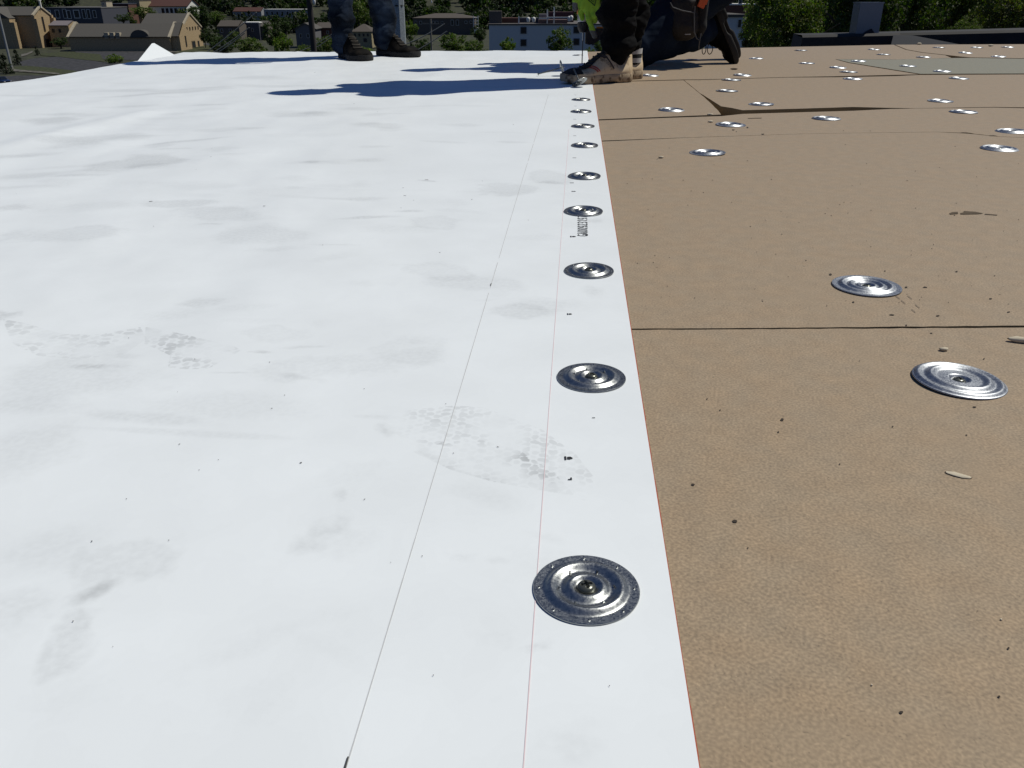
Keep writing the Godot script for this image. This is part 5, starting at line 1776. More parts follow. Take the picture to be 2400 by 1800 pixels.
func slab(b: MB, q: Array, th: float) -> void:               # a sloping roof plane with thickness
	var n: Vector3 = (q[1] - q[0]).cross(q[2] - q[0]).normalized()
	if n.y < 0:
		n = -n
	var u := []
	for p in q:
		u.append(p + n * th)
	b.quad(u[0], u[1], u[2], u[3], n)
	b.quad(q[0], q[1], q[2], q[3], -n)
	var mid: Vector3 = (q[0] + q[1] + q[2] + q[3]) * 0.25
	for k in 4:
		var k2 := (k + 1) % 4
		b.quad(q[k], q[k2], u[k2], u[k], (q[k] + q[k2]) * 0.5 - mid)

func coping(t: Node3D, pts: Array, m: Material, wdt := 0.7) -> void:
	var b := MB.new()
	for k in pts.size() - 1:
		var d: Vector3 = pts[k + 1] - pts[k]
		var z := d.normalized()
		var x := z.cross(Vector3(1, 0, 0)).normalized()
		b.box((pts[k] + pts[k + 1]) * 0.5, Vector3(wdt, 0.5, d.length()), Basis(Vector3(1, 0, 0), x, z))
	part("coping", b.mesh(), m, t)

func build_town() -> void:
	var rub := tex(grey_noise(256, 256, 0.09, 4, 0.62, 1.0, 111))
	var stone := mat("stone", lin(0.60, 0.44, 0.25), 0.9, 0, rub, 0.12)
	var stone_p := mat("stone_pale", lin(0.62, 0.54, 0.40), 0.9, 0, rub, 0.12)
	var slate := mat("slate", lin(0.125, 0.115, 0.10), 0.85, 0, rub, 0.2)
	var brown_r := mat("brown_shingle", lin(0.115, 0.095, 0.078), 0.9, 0, rub, 0.2)
	var red_r := mat("red_roof", lin(0.10, 0.034, 0.024), 0.9, 0, rub, 0.2)
	var white := mat("white_paint", lin(0.66, 0.65, 0.61), 0.7)
	var cream := mat("cream_siding", lin(0.50, 0.42, 0.25), 0.8, 0, rub, 0.3)
	var grey := mat("grey_siding", lin(0.52, 0.54, 0.56), 0.85)
	var row_g := mat("row_stucco", lin(0.24, 0.25, 0.27), 0.85)
	var dark := mat("dark_wall", lin(0.055, 0.058, 0.075), 0.7)
	var brick := mat("brick", lin(0.17, 0.075, 0.055), 0.9, 0, rub, 0.3)
	var taupe := mat("taupe_siding", lin(0.16, 0.135, 0.115), 0.85, 0, rub, 0.2)
	var glass := mat("pane_dark", lin(0.012, 0.016, 0.024), 0.12)
	var stone_f := mat("frame_stone", lin(0.10, 0.075, 0.045), 0.9)

	# the church at the far left: nave with its sunlit west front to the right, transept towards the street
	var ch := building("stone_church", "tan stone church with a sunlit pointed front and long dark nave", -60, 77, 36, 17, 300, 11, "x", stone, slate, {"category": "church", "frame": stone_f, "right": [[0.5, 0.72, 1.1, 4.6], [0.5, 0.13, 2.2, 2.6]]})
	var cw := (bp(77, 36, 300).x - bp(-60, 36, 300).x) * 0.5
	var ce := bp(77, 36, 300).y - GY
	var cr := bp(8, 17, 305.5).y - GY
	coping(ch, [Vector3(cw, ce, 0.3), Vector3(cw, cr + 0.3, -5.5), Vector3(cw, ce, -11.3)], stone_p)
	var b := MB.new()
	for z in [0.2, -11.2]:
		b = MB.new()
		b.box(Vector3(cw + 0.5, ce * 0.45, z), Vector3(1.6, ce * 0.9, 1.3))
		b.box(Vector3(cw + 0.2, ce * 0.93, z), Vector3(1.0, ce * 0.12, 1.0))
		part("buttress", b.mesh(), stone, ch)
	b = MB.new()
	var tx := bp(26, 60, 296).x - ch.position.x
	b.box(Vector3(tx - 5, ce * 0.46, 2.2), Vector3(10, ce * 0.92, 4.4))
	part("transept", b.mesh(), stone, ch)
	b = MB.new()
	b.prism(PackedVector2Array([Vector2(tx - 10.2, ce * 0.92), Vector2(tx + 0.2, ce * 0.92), Vector2(tx - 5, cr + 0.2)]), -6.0, 4.6)
	var tr := part("transept_roof", b.mesh(), slate, ch)
	tr.basis = Basis(Vector3(1, 0, 0), Vector3(0, 0, 1), Vector3(0, 1, 0))
	b = MB.new()
	b.box(Vector3(tx + 0.7, ce * 0.40, 3.6), Vector3(1.3, ce * 0.8, 1.6))
	part("buttress", b.mesh(), stone, ch)
	b = MB.new()
	b.box(Vector3(cw + 0.4, cr + 1.5, -5.5), Vector3(0.5, 3.4, 0.5))
	b.box(Vector3(cw + 0.4, cr + 2.3, -5.5), Vector3(0.45, 0.45, 1.8))
	part("cross", b.mesh(), white, ch)

	# parish hall: long slate roof, dormers, raised stone gables
	var hall := building("stone_hall", "long low stone hall with a slate roof, stone gables and dormers", 160, 397, 86, 57, 282, 13, "x", stone, slate, {"category": "hall"})
	var hw := (bp(397, 86, 282).x - bp(160, 86, 282).x) * 0.5
	var he := bp(160, 86, 282).y - GY
	var hr := bp(280, 57, 288.5).y - GY
	for s in [-1.0, 1.0]:
		coping(hall, [Vector3(s * hw, he - 0.2, 0.5), Vector3(s * hw, hr + 0.6, -6.5), Vector3(s * hw, he - 0.2, -13.5)], stone_p, 0.8)
	for px in [250, 263, 277]:
		var p := bp(px, 83, 282)
		b = MB.new()
		b.box(Vector3(p.x - hall.position.x, he + 0.35, -0.3), Vector3(1.3, 1.7, 1.4))
		part("dormer", b.mesh(), stone_p, hall)
	b = MB.new()
	var ax := bp(327, 80, 282).x - hall.position.x
	var arch := PackedVector2Array()
	for k in 13:
		arch.append(Vector2(ax - 3.0 * cos(PI * k / 12.0), he - 0.4 + 2.4 * sin(PI * k / 12.0)))
	b.prism(arch, -3.0, 0.3)
	var arc := part("arched_dormer", b.mesh(), slate, hall)
	arc.basis = Basis(Vector3(1, 0, 0), Vector3(0, 0, 1), Vector3(0, 1, 0))
	building("stone_annex", "small stone annex with a steep gable at the end of the long hall", 399, 420, 84, 54, 283, 10, "x", stone, slate, {"frame": stone_f, "right": [[0.5, 0.6, 1.0, 3.2]]})
	var bg := building("stone_gable_house", "tall stone building with a sunlit gable and a row of small openings", 322, 424, 68, 33, 292, 19, "x", stone, slate, {"frame": stone_f, "right": [[0.14, 0.98, 0.8, 1.0], [0.28, 0.98, 0.8, 1.0], [0.42, 0.98, 0.8, 1.0], [0.56, 0.98, 0.8, 1.0], [0.70, 0.98, 0.8, 1.0], [0.84, 0.98, 0.8, 1.0], [0.15, 0.16, 1.4, 2.2], [0.50, 0.14, 3.2, 2.6], [0.75, 0.14, 1.4, 2.2], [0.06, 0.55, 1.0, 4.0]]})
	coping(bg, [Vector3((bp(424, 68, 292).x - bp(322, 68, 292).x) * 0.5, bp(424, 68, 292).y - GY, 0.3), Vector3((bp(424, 68, 292).x - bp(322, 68, 292).x) * 0.5, bp(373, 33, 301.5).y - GY + 0.3, -9.5), Vector3((bp(424, 68, 292).x - bp(322, 68, 292).x) * 0.5, bp(424, 68, 292).y - GY, -19.3)], stone_p, 0.6)
	building("church_porch", "low stone wing joining the church front", 113, 160, 60, 50, 305, 8, "x", stone, mat("porch_roof", lin(0.16, 0.14, 0.15), 0.9), {"frame": stone_f, "front": [[125, 72, 5, 8], [140, 72, 5, 8]]})
	# town behind the church
	building("office_block", "dark flat-roofed office block with pale window bays behind the church", 104, 236, 19, 10, 380, 26, "flat", dark, mat("flat_roof_grey", lin(0.12, 0.115, 0.11), 0.9), {"frame": white, "front": [[112, 33, 16, 18], [135, 33, 10, 18], [152, 32, 9, 20], [162, 34, 9, 18], [180, 33, 14, 18], [197, 33, 8, 20], [208, 33, 8, 20], [222, 33, 8, 16]]})
	building("brick_block", "brick block with a flat roof and one tan end wall", 238, 300, 10, 0, 420, 20, "flat", brick, dark, {"frame": white, "front": [[268, 24, 8, 14], [280, 24, 8, 14], [292, 24, 8, 14]]})
	building("tan_block", "pale tan block beside the brick block", 299, 326, 2, -4, 430, 14, "flat", cream, slate, {"front": [[306, 10, 5, 6], [316, 10, 5, 6]]})
	building("white_kiosk", "small pale stucco house beyond the office block", 236, 248, 4, 0, 395, 6, "flat", stone_p, slate, {"front": [[242, 9, 4, 4]]})
	building("red_roof_arcade", "long red-roofed building with white columns", 336, 436, 15, -2, 440, 18, "x", white, red_r, {"frame": stone_f, "over": 0.6, "front": [[382, 25, 6, 10], [392, 25, 6, 10], [402, 25, 6, 10], [412, 25, 6, 10], [422, 25, 6, 10], [430, 25, 5, 10]]})
	# houses between the trees
	building("row_house", "row of pale narrow houses with a red roof end beneath the hill", 545, 612, 27, 18, 520, 12, "x", row_g, red_r, {"front": [[550, 34, 4, 7], [558, 34, 4, 7], [566, 34, 4, 7], [574, 34, 4, 7], [582, 34, 4, 7], [590, 34, 4, 7], [600, 34, 4, 7]]})
	building("row_house", "long pale two-storey row with white cornice left of the dark utility pole", 618, 722, 23, 18, 500, 12, "flat", row_g, white, {"front": [[626, 31, 5, 8], [638, 31, 5, 8], [650, 31, 5, 8], [662, 31, 5, 8], [674, 31, 5, 8], [686, 31, 5, 8], [698, 31, 5, 8], [710, 31, 5, 8]]})
	building("house", "brown-roofed bungalow with a white trimmed porch below the hill", 508, 560, 62, 49, 340, 10, "x", taupe, brown_r, {"category": "house", "front": [[520, 72, 6, 8], [540, 72, 6, 8]]})
	building("house", "dark cottage with a bright white roof edge among the trees", 566, 606, 54, 46, 350, 9, "flat", dark, white, {"category": "house", "front": [[575, 70, 5, 8], [592, 70, 5, 8]]})
	building("house", "dark house with a white corner board behind the bushy trees", 606, 626, 62, 50, 352, 8, "x", taupe, slate, {"category": "house", "right": [[0.5, 0.6, 1.4, 1.6]]})
	building("house", "grey house with a steep front gable left of the dark utility pole", 692, 738, 68, 54, 300, 10, "z", mat("house_grey", lin(0.12, 0.12, 0.13), 0.9), slate, {"category": "house", "front": [[705, 84, 6, 9], [722, 84, 6, 9]]})
	building("house", "low house with a tan brick front right of the dark utility pole", 737, 792, 66, 54, 310, 11, "x", brick, brown_r, {"category": "house", "front": [[748, 76, 6, 7], [768, 76, 6, 7]]})
	building("house", "cream house with brown hip roof seen between the standing person's legs", 824, 870, 74, 56, 300, 12, "hip", cream, brown_r, {"category": "house", "frame": dark, "front": [[832, 82, 4, 6], [842, 82, 4, 6], [852, 82, 4, 6], [862, 82, 4, 6], [834, 94, 5, 8], [856, 94, 8, 8]], "right": [[0.3, 0.75, 1.2, 1.6], [0.65, 0.75, 1.2, 1.6]]})
	building("apartment_house", "long taupe apartment house with brown hip roof beyond the trees", 968, 1112, 42, 31, 400, 20, "hip", taupe, brown_r, {"front": [[1016, 53, 6, 7], [1024, 53, 6, 7], [1036, 53, 5, 6], [986, 53, 6, 7], [975, 53, 5, 7], [1060, 53, 7, 12], [1072, 53, 7, 12], [1092, 52, 6, 6], [1104, 52, 6, 6]]})
	b = MB.new()
	# the white stair tower at its end
	var st := thing("stair_tower", "narrow white open stair tower at the end of the taupe apartment house", "stairs", bp(1112, 68, 398))
	for k in 4:
		b.box(Vector3(0.6, 0.5 + k * 1.35, -1.0), Vector3(2.2, 0.22, 2.2))
	for x in [-0.4, 1.6]:
		for z in [0.0, -2.0]:
			b.box(Vector3(x, 2.6, z), Vector3(0.25, 5.4, 0.25))
	b.box(Vector3(0.6, -4.5, -1.0), Vector3(2.0, 9.0, 2.0))
	part("frame", b.mesh(), white, st)
	# the grey-blue building behind the drill
	var gb := building("grey_building", "flat-roofed grey building with small square windows behind the workers", 1146, 1470, 59, 59, 205, 24, "flat", grey, mat("roof_edge", lin(0.10, 0.09, 0.085), 0.9), {"frame": mat("frame_grey", lin(0.10, 0.11, 0.13), 0.8), "front": [[1227, 71, 14, 15], [1227, 100, 14, 15], [1351, 70, 14, 15], [1351, 98, 14, 15], [1394, 98, 14, 15]]})
	var gt := bp(1146, 59, 205).y - GY
	var parts := [[1146, 1176, 26, 3.0, taupe, "penthouse"], [1176, 1215, 42, 5.0, brick, "roof_shed"], [1218, 1262, 42, 8.0, dark, "roof_shed"], [1264, 1286, 33, 4.0, mat("duct_grey", lin(0.20, 0.18, 0.18), 0.6, 0.3), "roof_unit"], [1262, 1330, 46, 2.0, mat("roof_unit_red", lin(0.14, 0.09, 0.085), 0.8), "roof_unit"], [1283, 1345, 28, 12.0, mat("roof_dark_red", lin(0.06, 0.02, 0.022), 0.8), "roof_shed"]]
	for q in parts:
		var l := bp(q[0], q[2], 205 + q[3])
		var r := bp(q[1], q[2], 205 + q[3])
		var hgt: float = l.y - GY - gt - 0.3
		b = MB.new()
		b.box(Vector3((l.x + r.x) * 0.5 - gb.position.x, gt + 0.3 + hgt * 0.5, -q[3] - 2.0), Vector3(r.x - l.x, hgt, 4.0))
		part(q[5], b.mesh(), q[4], gb)
	b = MB.new()
	for q in [[1216, 38, 1.2], [1283, 22, 1.0], [1299, 16, 1.0]]:
		var p := bp(q[0], q[1], 207)
		b.box(Vector3(p.x - gb.position.x, (gt + p.y - GY) * 0.5, -2.0), Vector3(0.3, p.y - GY - gt, 0.3))
	b.box(Vector3(bp(1308, 41, 206).x - gb.position.x, bp(1308, 41, 206).y - GY, -1.0), Vector3(5.0, 0.25, 0.6))
	b.box(Vector3(bp(1275, 43, 206).x - gb.position.x, bp(1275, 43, 206).y - GY, -1.0), Vector3(2.4, 0.2, 0.6))
	part("roof_pipes", b.mesh(), white, gb)
	b = MB.new()
	for q in [[1238, 45], [1251, 45], [1334, 43], [1339, 41]]:
		var p := bp(q[0], q[1], 206)
		b.lathe([Vector2(0.0, 0.5), Vector2(0.35, 0.35), Vector2(0.45, 0.0), Vector2(0.30, -0.6)], 10, Vector3(p.x - gb.position.x, p.y - GY, -1.0))
	part("roof_vents", b.mesh(), white, gb)
	building("siding_house", "narrow grey clapboard house behind the kneeling worker's boots", 1700, 1752, 40, 40, 110, 10, "flat", grey, slate, {"category": "house", "front": [[1733, 55, 9, 18]]})
	building("brick_shop", "low red-brown shop with a pale roof edge above the clapboard house", 1690, 1775, 12, 12, 230, 14, "flat", brick, white, {"front": [[1712, 4, 8, 9], [1735, 4, 8, 9]]})
	# poles
	pole("steel_pole", "faceted galvanized steel pole rising behind the standing person", 936, 118, 27.0, 0.215, 8, mat("galv_pole", lin(0.48, 0.53, 0.56), 0.6, 0.0, rub, 0.8), 6.0)
	pole("utility_pole", "dark wooden utility pole between the pale houses", 737, 130, 50.0, 0.16, 12, mat("pole_wood", lin(0.035, 0.03, 0.03), 0.9), 7.0)
	pole("lamp_post", "tall pale grey pole standing by the street beyond the parking lot", 27, 158, 214.0, 0.22, 8, mat("pole_pale", lin(0.27, 0.28, 0.29), 0.7), 6.0)
	pole("utility_pole", "slim weathered utility pole in front of the taupe apartment house", 1012, 125, 120.0, 0.13, 8, mat("pole_grey", lin(0.17, 0.16, 0.14), 0.9), bp(1007, 44, 120.0).y)
	# wires
	var wire_m := mat("wire", lin(0.24, 0.24, 0.22), 0.6)
	var wires := [[[470, 132], [522, 93]], [[484, 132], [524, 107]], [[494, 132], [526, 112]]]
	for w in wires:
		wire(w, 60.0, 0.030, wire_m, "pale overhead wire slanting up from the roof edge near the lawn", "slanting wires by the lawn")
	for w in [[[985, 88], [1008, 76]], [[985, 113], [1010, 98]]]:
		wire(w, 119.0, 0.06, wire_m, "overhead wire running left from the slim weathered utility pole", "wires of the slim pole")
	for w in [[[706, 118], [736, 104]], [[712, 126], [738, 112]]]:
		wire(w, 60.0, 0.022, wire_m, "olive overhead wire meeting the dark utility pole", "wires of the dark pole")
	build_car()

func wire(w: Array, dist: float, rad: float, m: Material, label: String, group: String) -> void:
	var b := MB.new()
	var p := bp(w[0][0], w[0][1], dist)
	var q := bp(w[1][0], w[1][1], dist)
	var path := []
	for k in 9:
		var f := lerpf(-1.5, 2.5, k / 8.0)
		path.append(p.lerp(q, f) - Vector3(0, 0.04 * (1.0 - pow(f - 0.5, 2.0)), 0) - p)
	b.tube(path, [rad], 6)
	one("overhead_wire", b.mesh(), m, label, "wire", p, group)

func pole(called: String, label: String, px: float, py: float, dist: float, rad: float, seg: int, m: Material, top: float) -> void:
	var p := bp(px, py, dist)
	var t := thing(called, label, "pole", Vector3(p.x, GY, p.z))
	var b := MB.new()
	if seg == 8 and rad > 0.2:
		for k in 8:                                              # flat facets
			var a := TAU * (k + 0.5) / 8.0
			var c := TAU * (k + 1.5) / 8.0
			var r0 := rad * 1.25
			var r1 := rad * 0.95
			b.quad(Vector3(cos(a) * r0, 0, sin(a) * r0), Vector3(cos(c) * r0, 0, sin(c) * r0), Vector3(cos(c) * r1, top - GY, sin(c) * r1), Vector3(cos(a) * r1, top - GY, sin(a) * r1), Vector3(cos((a + c) * 0.5), 0, sin((a + c) * 0.5)))
	else:
		b.tube([Vector3.ZERO, Vector3(0, top - GY, 0)], [rad * 1.15, rad * 0.9], seg)
	part("shaft", b.mesh(), m, t)
	var c := MB.new()
	c.tube([Vector3(0, 0, 0), Vector3(0, 0.5, 0)], [rad * 1.8, rad * 1.6], 12)
	part("footing", c.mesh(), mat("footing", lin(0.25, 0.24, 0.22), 0.9), t)
	if called == "steel_pole":
		c = MB.new()
		var band := bp(px, 13, dist).y - GY
		c.tube([Vector3(0, band - 0.02, 0), Vector3(0, band + 0.02, 0)], [rad * 1.04], 8)
		part("band", c.mesh(), mat("pole_band", lin(0.03, 0.03, 0.03), 0.7), t)
	elif called == "utility_pole":
		c = MB.new()
		c.box(Vector3(0, top - GY - 0.6, 0), Vector3(2.2, 0.12, 0.1))
		part("cross_arm", c.mesh(), m, t)
		c = MB.new()
		c.lathe([Vector2(0, 0.2), Vector2(0.07, 0.16), Vector2(0.09, 0.0), Vector2(0.05, -0.12)], 10, Vector3(rad + 0.12, bp(px, 5, dist).y - GY, 0.1))
		part("insulator", c.mesh(), mat("insulator", lin(0.7, 0.7, 0.68), 0.3), t)

func build_car() -> void:
	var g := gp(6, 199, GY)
	var t := thing("parked_car", "dark navy blue car parked on the street at the lower left", "car", Vector3(g.x, GY + 0.11, g.z))
	t.rotation.y = -0.55
	var paint := mat("car_navy", lin(0.012, 0.018, 0.06), 0.2, 0.3)
	paint.clearcoat_enabled = true
	paint.clearcoat = 1.0
	paint.clearcoat_roughness = 0.05
	var b := MB.new()
	var rows := []
	var prof := [[-2.2, 0.55, 0.80], [-2.15, 0.40, 0.92], [-1.6, 0.32, 1.0], [-0.9, 0.30, 1.02], [0.8, 0.30, 1.0], [1.5, 0.32, 0.92], [2.1, 0.38, 0.82], [2.25, 0.52, 0.68]]
	for p in prof:
		var ring := PackedVector3Array()
		for k in 16:
			var f := TAU * k / 16.0
			var cz := signf(cos(f)) * pow(absf(cos(f)), 0.4) * 0.88
			var sy := signf(sin(f)) * pow(absf(sin(f)), 0.5)
			ring.append(Vector3(p[0], (p[1] + p[2]) * 0.5 + sy * (p[2] - p[1]) * 0.5, cz))
		rows.append(ring)
	b.grid(rows, true)
	part("body", b.mesh(), paint, t)
	b = MB.new()
	b.prism(PackedVector2Array([Vector2(-1.75, 0.95), Vector2(-1.25, 1.40), Vector2(0.25, 1.44), Vector2(1.05, 0.95)]), -0.72, 0.72)
	var cab := part("cabin", b.mesh(), paint, t)
	cab.basis = Basis(Vector3(1, 0, 0), Vector3(0, 0, 1), Vector3(0, 1, 0))
	var gl := mat("car_glass", lin(0.01, 0.012, 0.015), 0.05)
	for s in [-1.0, 1.0]:
		b = MB.new()
		b.prism(PackedVector2Array([Vector2(-1.5, 1.0), Vector2(-1.15, 1.34), Vector2(0.18, 1.37), Vector2(0.75, 1.0)]), s * 0.725 - 0.006, s * 0.725 + 0.006)
		part("side_window", b.mesh(), gl, t).basis = Basis(Vector3(1, 0, 0), Vector3(0, 0, 1), Vector3(0, 1, 0))
	b = MB.new()
	b.quad(Vector3(1.06, 0.98, -0.62), Vector3(1.06, 0.98, 0.62), Vector3(0.30, 1.42, 0.58), Vector3(0.30, 1.42, -0.58), Vector3(1, 1, 0))
	part("windscreen", b.mesh(), gl, t, Vector3(0.02, 0.012, 0))
	for x in [-1.4, 1.4]:
		for z in [-0.8, 0.8]:
			b = MB.new()
			b.tube([Vector3(0, 0, -0.11), Vector3(0, 0, 0.11)], [0.32], 20)
			var wh := part("wheel", b.mesh(), mat("tyre", lin(0.015, 0.015, 0.015), 0.9), t, Vector3(x, 0.32, z))
			b = MB.new()
			b.tube([Vector3(0, 0, 0.0), Vector3(0, 0, signf(z) * 0.118)], [0.2], 14)
			part("rim", b.mesh(), mat("rim", lin(0.5, 0.5, 0.52), 0.3, 0.8), wh)
	for z in [-0.62, 0.62]:
		b = MB.new()
		b.box(Vector3(2.2, 0.66, z), Vector3(0.12, 0.14, 0.34))
		part("headlight", b.mesh(), mat("headlight", lin(0.7, 0.7, 0.72), 0.1, 0.4), t)

# ------------------------------------------------------------------ trees
var leaf_mats := {}
func leaf_mat() -> StandardMaterial3D:
	if not leaf_mats.has("leaf"):
		var m := StandardMaterial3D.new()
		m.vertex_color_use_as_albedo = true
		m.roughness = 0.75
		m.backlight_enabled = true
		m.backlight = Color(0.75, 0.9, 0.3)
		leaf_mats["leaf"] = m
	return leaf_mats["leaf"]

func crown_mesh(leaves: int, size: float, clumps: int, sd: int, hue: Color, conical := false) -> ArrayMesh:
	# leaves gathered in clumps through a unit crown, with gaps between them
	var r := RandomNumberGenerator.new()
	r.seed = sd
	var b := MB.new()
	b.tinted = true
	var cl := []
	for k in clumps:
		var d := Vector3(r.randfn(), r.randfn(), r.randfn()).normalized()
		var q := pow(r.randf(), 0.45)
		var p := d * q * 0.82
		if conical:
			var y := r.randf_range(-0.95, 0.95)
			p = Vector3(d.x, 0, d.z).normalized() * (0.5 - 0.48 * y) * pow(r.randf(), 0.5) + Vector3(0, y, 0)
		cl.append([p, r.randf_range(0.12, 0.28) * (0.8 if conical else 1.0), r.randf_range(0.55, 1.5)])
	for k in leaves:
		var c: Array = cl[k % clumps]
		var d := Vector3(r.randfn(), r.randfn() * 0.7, r.randfn()).normalized()
		var p: Vector3 = c[0] + d * c[1] * pow(r.randf(), 0.4)
		var u := (d + Vector3(r.randfn(), r.randfn(), r.randfn()) * 0.6).normalized()
		var s := size * r.randf_range(0.6, 1.4)
		var w := u.cross(Vector3(r.randfn(), r.randfn(), r.randfn())).normalized()
		var x := w.cross(u)
		b.tint = Color(hue.r * c[2] * r.randf_range(0.8, 1.25), hue.g * c[2] * r.randf_range(0.85, 1.2), hue.b * c[2] * r.randf_range(0.7, 1.3))
		b.tri3(p - w * s, p + x * s * 0.7, p + w * s, u, u, u)
		b.tri3(p - w * s, p - x * s * 0.7, p + w * s, u, u, u)
	return b.mesh()

func trunk_mesh(h: float, rad: float, sd: int) -> ArrayMesh:
	var r := RandomNumberGenerator.new()
	r.seed = sd
	var b := MB.new()
	b.tube([Vector3.ZERO, Vector3(0.02, 0.35, 0) * h, Vector3(-0.01, 0.7, 0.01) * h, Vector3(0, 1.0, 0) * h], [rad * 1.3, rad, rad * 0.75, rad * 0.3], 9)
	for k in 6:
		var a := TAU * k / 6.0 + r.randf()
		var y := r.randf_range(0.5, 0.8) * h
		b.tube([Vector3(0, y, 0), Vector3(cos(a) * 0.10, y / h + 0.10, sin(a) * 0.10) * h, Vector3(cos(a) * 0.2, y / h + 0.16, sin(a) * 0.2) * h], [rad * 0.5, rad * 0.3, rad * 0.1], 6)
	return b.mesh()

var crowns := {}
func tree(called: String, label: String, px: float, top: float, bottom: float, half_w: float, dist: float, kind: String, group := "", base := GY) -> void:
	# px: the crown's middle column; top and bottom: its photo rows; half_w: half its width in photo pixels
	var a := bp(px, top, dist)
	var c := bp(px, bottom, dist)
	var ry := (a.y - c.y) * 0.5
	var rx := half_w * dist / F * 0.95
	var t := thing(called, label, "tree", Vector3((a.x + c.x) * 0.5, base, -dist), group)
	var mid := (a.y + c.y) * 0.5 - base
	var bark := mat("bark", lin(0.07, 0.055, 0.042), 0.95)
	part("trunk", trunk_mesh(mid + ry * 0.3, clampf(rx * 0.07, 0.06, 0.4), int(px)), bark, t)
	var o := part("crown", crowns[kind], leaf_mat(), t, Vector3(0, mid, 0))
	o.scale = Vector3(rx, ry, rx)
	o.rotation.y = px * 0.37

